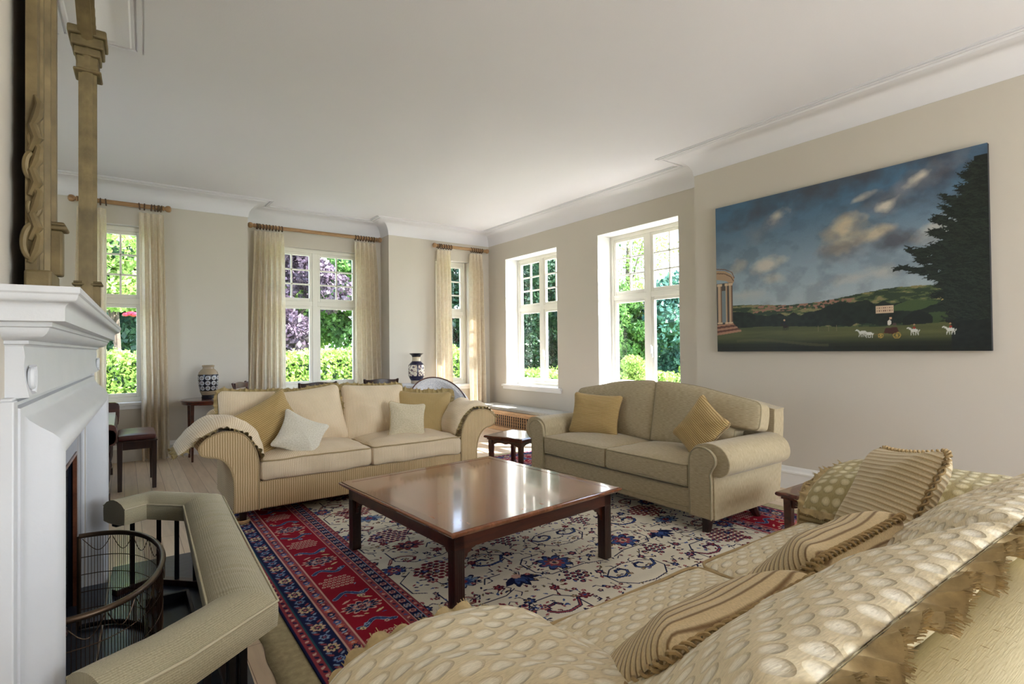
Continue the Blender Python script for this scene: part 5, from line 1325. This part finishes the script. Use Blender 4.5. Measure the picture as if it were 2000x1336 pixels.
for q in range(1500):
    x, y = rr.uniform(.62, RW/2), rr.uniform(.62, RL-.62); a = rr.uniform(0, PI); c = rr.choice([navy, dred, rose, blue, olive, navy]); kd = rr.random(); sz = rr.uniform(.010, .017)
    for X_ in (x, RW-x):
        if kd < .6: cv.leaf(X_, y, .03, .013, a if X_ == x else PI-a, c)
        elif kd < .8: cv.star(X_, y, sz, 5, c, .3); cv.disc(X_, y, sz*.4, pink)
        else: cv.line([(X_, y), (X_+(.04 if X_ == x else -.04)*math.cos(a), y+.04*math.sin(a)), (X_+(.05 if X_ == x else -.05)*math.cos(a+.6), y+.07*math.sin(a+.6))], .0065, navy)
# ---- borders drawn by distance from the edge
dE = np.minimum(np.minimum(cv.X, RW-cv.X), np.minimum(cv.Y, RL-cv.Y))
def band(d0, d1, c): cv.C[(dE >= d0) & (dE < d1)] = c
band(-1, .012, navy); band(.012, .05, lin(150, 62, 74)); band(.05, .056, lin(40, 84, 96)); band(.056, .158, navy); band(.158, .166, pink); band(.166, .226, rose); band(.226, .234, pink); band(.234, .462, red)
band(.462, .468, pink); band(.468, .506, rose); band(.506, .512, pink); band(.512, .556, navy); band(.556, .562, ltb); band(.562, .592, rose); band(.592, .598, dred)
def along(d, step, fn, off=0):
    """visit points of the border ring at distance d; fn(x, y, tangent angle, k)"""
    k = 0
    for (x0, y0, x1, y1, a) in ((d, d, d, RL-d, PI/2), (RW-d, d, RW-d, RL-d, PI/2), (d, d, RW-d, d, 0), (d, RL-d, RW-d, RL-d, 0)):
        L = math.hypot(x1-x0, y1-y0); n = max(1, round(L/step)); 
        for i in range(n): f = (i+.5+off)/n; fn(x0+(x1-x0)*f, y0+(y1-y0)*f, a, k); k += 1
def o_(x, y, a, t, n_): return (x+t*math.cos(a)-n_*math.sin(a), y+t*math.sin(a)+n_*math.cos(a))
def g1(x, y, a, k): cv.leaf(x, y, .026, .016, a+(.7 if k % 2 else -.7), navy if k % 2 else pink)
along(.031, .030, g1)
def g2(x, y, a, k):
    if k % 2 == 0: flower(x, y, .034, (pink, lin(214, 196, 150), navy, rose), 8)
    else: flower(x, y, .026, (blue, ltb, navy, rose), 6)
    for s_ in (-1, 1):
        p = o_(x, y, a, .045*s_, .022*s_); cv.leaf(p[0], p[1], .036, .014, a+.8*s_, rose); p = o_(x, y, a, .038*s_, -.026*s_); cv.leaf(p[0], p[1], .03, .012, a-.8*s_, ltb)
along(.107, .105, g2)
def g3(x, y, a, k):
    c = (navy, lin(196, 104, 84), blue, lin(120, 44, 60))[k % 4]; cv.star(x, y, .019, 6, c, .3); cv.disc(x, y, .008, pink)
    p = o_(x, y, a, .022, 0); cv.leaf(p[0], p[1], .036, .012, a+PI/2+.4, (navy, ltb)[k % 2])
along(.196, .044, g3)
def main(x, y, a, k):
    if k % 2 == 0:
        for q in range(-2, 3):
            for w_ in range(-3, 4):
                if abs(q) == 2 and abs(w_) > 2: continue
                p = o_(x, y, a, q*.030, (w_+.5*(q % 2))*.026); cv.disc(p[0], p[1], .0108, pink); cv.disc(p[0], p[1], .0048, lin(130, 40, 50))
    else:
        s = (.62, 1) if abs(a) > 1 else (1, .62)
        flower(x, y, .098, (pink, navy, ltb, navy), 12, s[1], s[0]); flower(x, y, .052, (rose, pink, navy, rose), 8, s[1], s[0])
        for s_ in (-1, 1):
            p = o_(x, y, a, .088*s_, .05); cv.leaf(p[0], p[1], .06, .016, a+PI/2+.5*s_, pink); p = o_(x, y, a, .088*s_, -.06); cv.leaf(p[0], p[1], .06, .016, a+PI/2-.5*s_, lin(214, 196, 150))
    # blue curled ribbon between the motifs
    for s_ in (1,):
        P = [o_(x, y, a, .175+.028*math.sin(q*1.05+k), .088-.025*q) for q in range(8)]; cv.line(P, .026, ltb); cv.line(P, .018, navy); cv.line(P, .007, blue)
        for q in range(3):
            p = o_(x, y, a, .175+rr.uniform(-.07, .07), rr.uniform(-.09, .09)); cv.star(p[0], p[1], .014, 6, (pink, ltb, lin(214, 196, 150))[q], .3); cv.disc(p[0], p[1], .005, navy)
along(.348, .365, main)
for q in range(700):
    x, y = rr.uniform(.24, RW-.24), rr.uniform(.24, RL-.24); d = min(x, RW-x, y, RL-y)
    if .245 < d < .45:
        k_ = cv.win(x, y, .004); ref = cv.C[k_]
        if ref.size and abs(ref.mean((0, 1))-red).sum() < .03: cv.leaf(x, y, .026, .010, rr.uniform(0, PI), rr.choice([pink, ltb, blue, lin(214, 196, 150)]))
along(.487, .034, lambda x, y, a, k: (cv.leaf(x, y, .026, .013, a+(.8 if k % 2 else -.8), (navy, pink, blue)[k % 3])))
along(.534, .062, lambda x, y, a, k: (flower(x, y, .020, ((pink, ltb, navy, pink), (rose, pink, navy, rose))[k % 2], 6)))
along(.577, .030, lambda x, y, a, k: (cv.leaf(x, y, .022, .011, a+(.8 if k % 2 else -.8), (navy, pink)[k % 2])))
# slight abrash and wear
yy = np.linspace(0, RL, cv.ny); wear = 1 + .05*np.sin(yy*9.1)+.04*np.sin(yy*23.7+1)+.03*np.sin(yy*51)
cv.C *= wear[:, None, None]
M['rug'] = attr_mat('rug_pile', .95, .0015, 420, .12)
rug = cv.mesh('persian_rug', lambda X, Y: (X-RW/2, Y-RL/2, .0115+.0012*np.sin(X*2.3+Y)+.0006*np.sin(Y*7)), M['rug'])
rug.location = (RX0+RW/2, RY0+RL/2, 0); tag(rug, 'large red, navy and cream floral oriental rug under the three sofas', 'rug')
md = rug.modifiers.new('solid', 'SOLIDIFY'); md.thickness = .007; md.offset = -1
ul = MB(); pts = []
def ulf(u, v):
    x, y = -.135+u*(RW+.27), -.10+v*(RL+.2); return (x-RW/2+.006*math.sin(y*9)+.004*math.sin(y*23), y-RL/2, .0025+.0006*math.sin(x*8+y*5))
ul.grid(ulf, 60, 160); M['felt'] = plain('felt', srgb(172, 158, 122), .95, .15, 40, .001, 300)
u_ = ul.build('rug_underlay', M['felt'], fix=False, solid=.003, loc=(RX0+RW/2, RY0+RL/2, 0)); tag(u_, 'beige felt underlay showing as a strip along the rug edge by the fender', 'underlay')

# ---------------------------------------------------------------- landscape painting
PW, PH = 2.11, 1.45
pc = Canvas(PW, PH, .0042, lin(90, 120, 140)); U, V = pc.X/PW, pc.Y/PH
rs = np.random.RandomState(5)
def vnoise(X, Y, seed):
    r_ = np.random.RandomState(seed).rand(64, 64); xi, yi = np.floor(X).astype(int), np.floor(Y).astype(int); fx, fy = X-xi, Y-yi; fx = fx*fx*(3-2*fx); fy = fy*fy*(3-2*fy)
    a, b_, c, d = r_[yi % 64, xi % 64], r_[yi % 64, (xi+1) % 64], r_[(yi+1) % 64, xi % 64], r_[(yi+1) % 64, (xi+1) % 64]
    return (a*(1-fx)+b_*fx)*(1-fy)+(c*(1-fx)+d*fx)*fy
def fbm(X, Y, seed, o=5):
    t, a, s_ = 0, .5, 0
    for k in range(o): t = t+a*vnoise(X*2**k, Y*2**k, seed+k); s_ += a; a *= .5
    return t/s_
def sm(x, a, b_): t = np.clip((x-a)/(b_-a), 0, 1); return t*t*(3-2*t)
def blend(mask, c): pc.C[:] = pc.C*(1-mask[..., None]) + (c if getattr(c, 'ndim', 1) == 3 else np.array(c))*mask[..., None]
g = sm(V, .28, .95)[..., None]
pc.C[:] = lin(160, 176, 186)*(1-g)+lin(76, 110, 138)*g
w1 = fbm(U*7, V*6, 1); w2 = fbm(U*16+3, V*14, 7)
def blob(cu, cvv, ru, rv, soft=.5, rot=0, ns=.5, seed=3):
    soft = soft*1.7
    du, dv = (U-cu), (V-cvv)*PH/PW; c_, s_ = math.cos(rot), math.sin(rot); a, b_ = (du*c_+dv*s_)/ru, (-du*s_+dv*c_)/rv
    return np.clip(1-(np.sqrt(a*a+b_*b_)+(fbm(U*14+seed, V*12, seed)-.5)*ns*2), 0, soft)/soft
dkc, wc, mg = lin(74, 72, 78), lin(222, 212, 194), lin(134, 134, 140)
blend(.75*blob(.17, .90, .16, .075, .6, .1, .8, 4), dkc); blend(.6*blob(.24, .80, .17, .05, .7, .3, .9, 6), mg); blend(.9*blob(.30, .86, .06, .035, .6, .5, .9, 8), wc)
blend(.85*blob(.55, .97, .3, .07, .6, .1, .9, 9), dkc); blend(.85*blob(.88, .90, .28, .10, .6, .35, .9, 12), dkc); blend(.7*blob(.70, .83, .22, .05, .6, .42, 1, 14), mg)
blend(.8*blob(.82, .91, .06, .025, .5, .5, 1, 16), wc); blend(.8*blob(.71, .80, .07, .022, .5, .5, 1, 18), wc); blend(.6*blob(.62, .86, .06, .015, .5, .3, 1, 19), wc)
blend(.7*blob(.60, .58, .17, .05, .6, .2, .9, 20), mg); blend(.9*blob(.56, .68, .085, .075, .5, 0, .8, 22), lin(206, 190, 160)); blend(.9*blob(.66, .645, .07, .035, .5, .2, .8, 23), lin(200, 186, 160)); blend(.7*blob(.55, .60, .14, .028, .5, .1, .8, 25), lin(138, 132, 130)); blend(.8*blob(.74, .60, .10, .05, .5, .1, .9, 27), dkc*1.3)
blend(.8*blob(.25, .545, .085, .035, .5, .2, .8, 30), wc*.9); blend(.7*blob(.28, .46, .07, .03, .5, 0, .9, 31), wc*.85); blend(.6*blob(.12, .58, .05, .03, .5, .6, .9, 32), wc*.8)
blend(.55*blob(.15, .38, .13, .03, .6, .1, .8, 33), wc*.8); blend(.6*blob(.62, .42, .16, .03, .6, .1, .9, 34), wc*.8); blend(.5*blob(.87, .62, .08, .05, .5, .3, .9, 36), wc); blend(.45*sm(V, .46, .28), lin(176, 184, 184))
blend(.3*sm(w2, .42, .72), lin(60, 70, 84))
# hills
hz = .300+.012*np.sin(U*9+1)+.03*sm(U, .35, .75)-.015*sm(U, .8, 1)+.004*(vnoise(U*60, V*0, 40)-.5)
land = V < hz; t = fbm(U*22, V*60, 50)
base_ = np.where((t > .5)[..., None], lin(84, 96, 60), lin(48, 62, 44)); base_ = np.where((t > .62)[..., None], lin(132, 124, 84), base_)
pc.C[land] = base_[land]
tw = land & (np.abs(V-.27-.02*U) < .022) & (U > .18) & (U < .6) & (vnoise(U*110, V*130, 52) > .55); pc.C[tw] = lin(150, 110, 92)
gold_ = land & (np.abs(U-.93) < .06) & (np.abs(V-.268) < .012); pc.C[gold_] = lin(178, 152, 92)
wood_ = (V < .245+.02*np.sin(U*14)+.03*(vnoise(U*36, V*0, 60)-.5)+.02*sm(U, .4, .6)) & (V > .148+.02*(vnoise(U*50, V*0, 61)-.5)); pc.C[wood_] = (lin(26, 34, 28)[None]*(.7+.8*vnoise(U*70, V*60, 62)[wood_][:, None]))
cl_ = blob(.78, .24, .10, .02, .4, .1, .5, 63) > .3; pc.C[cl_] = lin(66, 84, 48); cl_ = blob(.86, .17, .12, .022, .4, .1, .5, 64) > .3; pc.C[cl_] = lin(60, 76, 44)
tr2 = (np.hypot((U-.80)/.045, (V-.15)/.06)+.5*(w2-.5) < 1); pc.C[tr2] = lin(22, 28, 24)
md_ = V < .148+.012*np.sin(U*7); gm = fbm(U*5, V*40, 66)[..., None]; pc.C[md_] = (lin(62, 70, 42)*(1-gm)+lin(98, 100, 62)*gm)[md_]
blend(sm(V, .095, .04)*.9, lin(22, 26, 20)); blend(.35*(np.abs(V-.055-.02*np.sin(U*9)) < .008)*(U > .1)*(U < .5), lin(96, 92, 60)); blend(.5*(V < .03), lin(12, 14, 12))
# country house
pc.rect(.668*PW, .727*PW, .208*PH, .248*PH, lin(206, 180, 152))
for k in range(8): x = (.672+.0068*k)*PW; pc.rect(x, x+.006, .216*PH, .224*PH, lin(110, 80, 70)); pc.rect(x, x+.006, .232*PH, .240*PH, lin(110, 80, 70))
# colonnaded pavilion at the left edge
pc.poly([(0, .565*PH), (.045*PW, .555*PH), (.075*PW, .53*PH), (.09*PW, .50*PH), (.09*PW, .475*PH), (.082*PW, .455*PH), (.05*PW, .485*PH), (0, .50*PH)], lin(176, 146, 116))
pc.line([(0, .545*PH), (.045*PW, .535*PH), (.075*PW, .51*PH), (.088*PW, .48*PH)], .008, lin(96, 70, 54)); pc.line([(0, .575*PH), (.045*PW, .565*PH), (.08*PW, .54*PH), (.092*PW, .50*PH)], .008, lin(120, 84, 60))
pc.rect(0, .082*PW, .19*PH, .47*PH, lin(78, 74, 70)); pc.rect(.024*PW, .05*PW, .2*PH, .42*PH, lin(120, 132, 136))
for x, w in ((.006, .020), (.046, .010), (.064, .016)): pc.rect(x*PW, (x+w)*PW, .195*PH, .465*PH, lin(190, 160, 130)); pc.rect((x+w*.7)*PW, (x+w)*PW, .195*PH, .465*PH, lin(120, 92, 74)); pc.rect((x-.003)*PW, (x+w+.003)*PW, .452*PH, .468*PH, lin(206, 178, 146)); pc.rect((x-.003)*PW, (x+w+.003)*PW, .19*PH, .202*PH, lin(206, 178, 146))
for k in range(5): pc.poly([(0, (.185-.014*k)*PH), ((.085+.009*k)*PW, (.192-.011*k)*PH), ((.088+.009*k)*PW, (.182-.012*k)*PH), (0, (.172-.015*k)*PH)], lin(168, 124, 100) if k % 2 == 0 else lin(104, 66, 54))
# big dark fir on the right
fir = np.zeros(U.shape)
for (ex, ey, by, w) in ((.727, .436, .40, .03), (.773, .531, .47, .05), (.80, .48, .42, .05), (.84, .60, .52, .05), (.847, .669, .58, .05), (.875, .72, .64, .05), (.879, .777, .69, .05), (.923, .815, .74, .05), (.93, .87, .80, .05), (.971, .928, .86, .05), (.83, .38, .36, .05), (.86, .33, .30, .05), (.84, .28, .25, .04), (.87, .22, .20, .05), (.88, .15, .16, .05)):
    f = np.clip((U-ex)/(1-ex), 0, 1); cy = ey+(by-ey)*f+.01*np.sin(U*60); th = w*(.25+1.2*f)*(1+.9*(vnoise(U*90, V*110, 71)-.5))
    fir = np.maximum(fir, ((U > ex) & (np.abs(V-cy) < th)).astype(float))
fir = np.maximum(fir, (U > .955+.02*(vnoise(V*30, U*0, 73)-.5)-.06*sm(V, .9, .2)) & (V < .95)); br_ = rs
pc.C[fir > .5] = (lin(20, 26, 24)[None]*(.6+.9*vnoise(U*80, V*90, 75)[fir > .5][:, None]))
for k in range(3600):
    a = rr.uniform(.2, 1); x = .74+.26*rr.random(); y = rr.uniform(.15, .92)
    i, j = min(pc.nx-1, int(x*(pc.nx-1))), min(pc.ny-1, int(y*(pc.ny-1)))
    if fir[j, i] > .5: pc.leaf(x*PW-.014, y*PH+.004, .062, .007, PI-rr.uniform(-.35, .9), lin(26, 34, 28)*rr.uniform(.5, 2.0))
# figures: horses, carriage, rider
def horse(x, y, s, c, f=-1):
    pc.disc(x, y, .014*s, c, 1.5, .8); pc.leaf(x+f*.024*s, y+.012*s, .032*s, .012*s, PI-.7 if f < 0 else .7, c); pc.leaf(x+f*.036*s, y+.018*s, .018*s, .008*s, .5, c); pc.leaf(x-f*.026*s, y-.004*s, .022*s, .005*s, 1.1, c)
    for dx, an in ((-.016, -.3), (-.008, .4), (.010, -.4), (.018, .3)): pc.line([(x+dx*s, y-.006*s), (x+(dx+.010*an)*s, y-.030*s)], .0045*s, c)
wh = lin(206, 206, 198)
for x, y in ((.620, .105), (.645, .098)): horse(x*PW, y*PH, 1.1, wh)
pc.line([(.66*PW, .092*PH), (.70*PW, .098*PH)], .004, lin(120, 90, 50))
for x, r_ in ((.683, .017), (.735, .024)):
    for a in range(12): pc.line([(x*PW, .085*PH), (x*PW+r_*math.cos(a*PI/6), .085*PH+r_*math.sin(a*PI/6))], .0025, lin(170, 140, 70))
    for a in range(24): pc.line([(x*PW+r_*math.cos(a*PI/12), .085*PH+r_*math.sin(a*PI/12)), (x*PW+r_*math.cos((a+1)*PI/12), .085*PH+r_*math.sin((a+1)*PI/12))], .005, lin(170, 140, 70))
pc.poly([(.692*PW, .10*PH), (.70*PW, .125*PH), (.735*PW, .13*PH), (.742*PW, .105*PH), (.72*PW, .092*PH)], lin(70, 34, 28)); pc.disc(.712*PW, .155*PH, .016, lin(214, 208, 196), .9, 1.3); pc.disc(.716*PW, .178*PH, .010, lin(196, 160, 130)); pc.disc(.728*PW, .145*PH, .012, lin(80, 60, 60))
for x in (.789, .893): horse(x*PW, .108*PH, 1.15, wh); pc.leaf(x*PW, .122*PH, .02, .02, 1.2, lin(150, 50, 36)); pc.disc(x*PW, .138*PH, .006, lin(180, 140, 110))
horse(.326*PW, .155*PH, 1.1, lin(40, 26, 22)); pc.leaf(.322*PW, .178*PH, .034, .018, 1.4, lin(30, 26, 40)); pc.disc(.322*PW, .195*PH, .008, lin(190, 150, 120))
for x in (.46, .50, .53): pc.line([(x*PW, .12*PH), (x*PW, .15*PH)], .004, lin(120, 110, 80))
M['oil'] = attr_mat('oil_paint', .5, .0008, 260, .35, .15)
pt = thing('landscape_painting', 'large unframed landscape painting with clouds, carriage and dark fir on the right wall', 'painting', (XW-.022, 2.085, 1.25))
cnv = pc.mesh('canvas', lambda X, Y: (X*0-.0185, PW/2-X, Y), M['oil']); cnv.parent = pt
MB().box(-.018, .02, -PW/2, PW/2, 0, PH).build('stretcher', plain('dark_canvas_edge', srgb(34, 34, 38), .7), pt, bevel=.002)
# ================================================================== GARDEN
M['grass'] = plain('lawn', srgb(110, 142, 62), .9, .25, 2, .01, 40)
gr = struct(MB().box(-60, 70, YB+.35, 90, -.5, -.35).box(XA+.55, 70, -40, YB+.35, -.5, -.35).build('ground', M['grass']), 'garden lawn')
M['bounce_paving'] = plain('pale_bounce_paving', srgb(214, 208, 198), .9, .1, 3)
struct(MB().box(-6, XA+5, YB+.35, 11.6, -.36, -.33).box(-9, XL-.4, -8, YB+.35, -.36, -.33).box(XA+.5, XA+4.2, -8, YB+.35, -.36, -.33).build('bounce_slab', M['bounce_paving']), 'added pale ground slab round the house, unseen, bouncing light indoors')  # added pale slab, bounces neutral sunlight up to the ceiling
def leafmat(name, cols, trans=.35, scale=2.2):
    m, nt, b = new_mat(name); n = N(nt, 'ShaderNodeTexNoise', i_Scale=scale, i_Detail=4.0); lk(nt, coord(nt), n.inputs['Vector'])
    n2 = N(nt, 'ShaderNodeTexNoise', i_Scale=scale*9, i_Detail=2.0); lk(nt, coord(nt), n2.inputs['Vector'])
    ad = math_(nt, 'ADD', math_(nt, 'MULTIPLY', n.outputs[0], .45), math_(nt, 'MULTIPLY', n2.outputs[0], .55))
    c = ramp(nt, ad, [(.34, cols[0]), (.5, cols[1]), (.64, cols[2])]); lk(nt, c, b.inputs['Base Color']); b.inputs['Roughness'].default_value = .5
    tl = N(nt, 'ShaderNodeBsdfTranslucent'); lk(nt, c, tl.inputs[0]); mx = N(nt, 'ShaderNodeMixShader', i_0=trans); lk(nt, b.outputs[0], mx.inputs[1]); lk(nt, tl.outputs[0], mx.inputs[2]); lk(nt, mx.outputs[0], nt.nodes['Material Output'].inputs[0]); return m
LM = {'hedge': leafmat('hedge_leaves', (srgb(104, 140, 62), srgb(150, 180, 88), srgb(196, 212, 124))), 'green': leafmat('green_leaves', (srgb(52, 92, 44), srgb(96, 140, 66), srgb(150, 184, 104))),
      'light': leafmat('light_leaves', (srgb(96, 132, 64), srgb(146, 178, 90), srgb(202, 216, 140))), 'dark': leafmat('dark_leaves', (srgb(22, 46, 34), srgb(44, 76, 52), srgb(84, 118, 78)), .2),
      'copper': leafmat('copper_leaves', (srgb(52, 40, 50), srgb(92, 76, 90), srgb(148, 130, 146)), .3), 'blue': leafmat('blue_green_leaves', (srgb(40, 78, 70), srgb(76, 122, 104), srgb(126, 164, 138)), .25)}
def leaf_cloud(name, mat_, pts, size, parent, seed, elong=1.6):
    rs_ = np.random.RandomState(seed); n = len(pts); P = np.asarray(pts); 
    a = rs_.normal(size=(n, 3)); a /= np.linalg.norm(a, axis=1)[:, None]+1e-9; b_ = np.cross(a, rs_.normal(size=(n, 3))); b_ /= np.linalg.norm(b_, axis=1)[:, None]+1e-9
    s = size*(.6+.8*rs_.rand(n))[:, None]; a = a*s*elong/2; b_ = b_*s/2; c = np.cross(a, b_); c /= np.linalg.norm(c, axis=1)[:, None]+1e-9; c *= s*.14
    V = np.stack([P-a, P+b_+c, P+a, P-b_+c], 1).reshape(-1, 3); me = bpy.data.meshes.new(name); me.vertices.add(4*n); me.vertices.foreach_set('co', V.reshape(-1).astype(np.float32))
    me.loops.add(4*n); me.loops.foreach_set('vertex_index', np.arange(4*n, dtype=np.int32)); me.polygons.add(n); me.polygons.foreach_set('loop_start', np.arange(0, 4*n, 4, dtype=np.int32)); me.polygons.foreach_set('loop_total', np.full(n, 4, dtype=np.int32))
    me.update(calc_edges=True); me.materials.append(mat_); o = bpy.data.objects.new(name, me); COL.objects.link(o); o.parent = parent; return o
M['bark'] = plain('bark', srgb(92, 80, 68), .9, .25, 6, .01, 20)
def tree(name, label, cat, loc, h, r, kind, n=7000, size=.22, trunk=.2, base=.25, blobs=26, seed=0, flat=1.0, core=True, group='trees and shrubs of the garden'):
    t = thing(name, label, cat, loc, 0, group); rs_ = np.random.RandomState(seed); pts = []
    cs = []
    for k in range(blobs):
        u = rs_.rand(); z = h*(base+(1-base)*u); rad = r*math.sqrt(max(.05, 1-(2*u*flat-1*flat)**2))*.72; a = rs_.rand()*2*PI; q = rad*math.sqrt(rs_.rand()); cs.append((q*math.cos(a), q*math.sin(a), z, r*(.26+.22*rs_.rand())))
    per = int(n*2.6)//blobs
    for (x, y, z, br_) in cs:
        d = rs_.normal(size=(per, 3)); d /= np.linalg.norm(d, axis=1)[:, None]; rr_ = br_*(.65+.4*rs_.rand(per))[:, None]; q = d*rr_; q[:, 2] *= .75; pts.append(q+np.array([x, y, z]))
    leaf_cloud('foliage', LM[kind], np.concatenate(pts), size*.52, t, seed)
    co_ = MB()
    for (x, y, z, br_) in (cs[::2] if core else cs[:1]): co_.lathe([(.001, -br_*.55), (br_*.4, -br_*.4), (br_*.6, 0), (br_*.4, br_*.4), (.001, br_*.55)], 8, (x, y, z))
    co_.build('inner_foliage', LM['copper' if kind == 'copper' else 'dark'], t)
    tk = MB(); tk.tube([(0, 0, -.05), (.05, 0, h*.3), (0, .05, h*.6), (0, 0, h*.85)], [trunk, trunk*.8, trunk*.5, trunk*.15], 8); tk.build('trunk', M['bark'], t)
    bb = MB()
    for (x, y, z, br_) in cs[:12]: bb.tube([(0, 0, z*.6), (x*.5, y*.5, z*.82), (x, y, z)], [trunk*.3, trunk*.18, trunk*.06], 5)
    bb.build('branches', M['bark'], t); return t
def hedge(label, x0, x1, y0, y1, z1, seed, n=26000, kind='hedge', zb=-.35, size=.065):
    t = thing('hedge', label, 'hedge', ((x0+x1)/2, (y0+y1)/2, zb)); rs_ = np.random.RandomState(seed); w, d, h = x1-x0, y1-y0, z1-zb
    fr_ = rs_.rand(n); pts = np.zeros((n, 3)); U_ = rs_.rand(n, 2); th = .06*rs_.normal(size=n)
    m0 = fr_ < .36; m1 = (fr_ >= .36) & (fr_ < .62); m2 = fr_ >= .62
    pts[m0] = np.stack([(U_[m0, 0]-.5)*w, (U_[m0, 1]-.5)*d, h+th[m0]], 1)
    if w > d: pts[m1] = np.stack([(U_[m1, 0]-.5)*w, -d/2+th[m1], U_[m1, 1]*h], 1); pts[m2] = np.stack([(U_[m2, 0]-.5)*w, -d/2+th[m2], U_[m2, 1]*h], 1)
    else: pts[m1] = np.stack([-w/2+th[m1], (U_[m1, 0]-.5)*d, U_[m1, 1]*h], 1); pts[m2] = np.stack([-w/2+th[m2], (U_[m2, 0]-.5)*d, U_[m2, 1]*h], 1)
    pts[:, 2] += .03*np.sin(pts[:, 0]*3.1)+.03*np.sin(pts[:, 1]*2.3+1)
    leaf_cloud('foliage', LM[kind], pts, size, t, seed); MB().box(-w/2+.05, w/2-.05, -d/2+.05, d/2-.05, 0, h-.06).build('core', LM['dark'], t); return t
hedge('clipped yellow-green hedge beyond the curtained windows', -5.5, 8.2, 12.2, 13.4, 1.17, 1, 34000)
hedge('low clipped hedge beyond the alcove windows', 10.2, 11.3, 4.0, 17.0, .50, 2, 20000)
G = -.35
tree('copper_beech', 'purple-leaved tree seen through the left half of the recess window', 'tree', (3.95, 18.2, G), 8.2, 2.25, 'copper', 9000, .24, .22, .08, 40, 3)
tree('broadleaf_tree', 'green tree seen through the right half of the recess window', 'tree', (8.2, 21.5, G), 8.2, 2.6, 'green', 11000, .24, .22, .1, 34, 4)
tree('broadleaf_tree', 'taller pale tree behind the copper one', 'tree', (6.6, 27, G), 9, 3.2, 'light', 9000, .34, .3, .1, 34, 5)
tree('flowering_shrub', 'pale leafy shrub close outside the piano window', 'shrub', (-.15, 13.9, G), 5.0, 1.35, 'light', 5200, .15, .08, .56, 26, 6)
tree('conifer', 'dark tree behind the shrub outside the piano window', 'tree', (.5, 22, G), 8, 3.0, 'dark', 9000, .26, .25, .08, 34, 7)
tree('conifer', 'dark tree outside the narrow corner window', 'tree', (11.6, 20.5, G), 6.6, 2.0, 'dark', 9000, .22, .22, .05, 34, 8)
tree('broadleaf_tree', 'bright shrub low outside the narrow corner window', 'shrub', (8.0, 14.6, G), 1.75, .7, 'light', 2600, .1, .06, .1, 14, 9)
tree('conifer', 'tall dark tree filling the left of the far alcove window', 'tree', (13.5, 18.5, G), 8.2, 2.4, 'dark', 8000, .22, .28, .08, 36, 10)
tree('conifer', 'tall dark tree filling the right of the far alcove window', 'tree', (16.8, 18.6, G), 8.4, 2.6, 'dark', 8000, .22, .28, .06, 36, 11)
tree('broadleaf_tree', 'airy pale tree in the left half of the near alcove window', 'tree', (15.8, 14.0, G), 7.6, 1.9, 'light', 2000, .16, .14, .2, 30, 12, core=False)
tree('broadleaf_tree', 'blue-green tree low in the near alcove window', 'tree', (16.4, 11.7, G), 3.7, 2.3, 'blue', 10000, .2, .16, .04, 34, 13)
tree('broadleaf_tree', 'dark green tree low in the left of the near alcove window', 'tree', (14.2, 13.3, G), 4.2, 1.7, 'green', 8000, .18, .14, .04, 30, 14)
tree('flowering_shrub', 'bright yellow-green bush at the sill of the near alcove window', 'shrub', (9.4, 8.1, G), 1.28, .75, 'hedge', 3600, .08, .04, .1, 14, 15)
tree('flowering_shrub', 'second bright bush at the right edge of the near alcove window', 'shrub', (9.3, 6.6, G), 1.22, .7, 'hedge', 3600, .08, .04, .1, 14, 16)
tl_ = [(-6, 26, 9, 3.6, 'green'), (1.0, 31, 10, 4.2, 'green'), (14, 30, 9, 4, 'dark'), (22, 26, 8, 4.4, 'dark'), (27, 20, 4.4, 3.0, 'green'), (28, 13, 3.6, 2.6, 'dark')]
for i, (x, y, h, r_, k) in enumerate(tl_):
    lb = ['round green tree far behind the hedge, leftmost of the tree belt', 'broad green tree far behind the conifer of the piano window', 'dark tree of the far belt behind the corner window', 'dark tree of the far belt beyond the alcove conifers', 'green tree of the far belt beyond the airy tree', 'dark tree of the far belt, rightmost beyond the near alcove window'][i]
    tree('broadleaf_tree', lb, 'tree', (x, y, G), h, r_, k, 5000, .42, .3, .04, 26, 30+i)
# a single red rose on the shrub by the piano window
rb_ = MB()
for k in range(14): a = k*2.4; r_ = .006*k; rb_.lathe([(.001, 0), (.03, .01), (.034, .03), (.02, .045)], 8, (r_*math.cos(a), r_*math.sin(a), -.002*k))
o = rb_.build('rose_bloom', plain('red_petals', srgb(170, 20, 44), .5, .2, 30)); o.scale = (1.5, 1.5, 1.5); o.location = (.115, 12.42, 2.02); tag(o, 'red rose bloom on the shrub outside the piano window', 'flower')
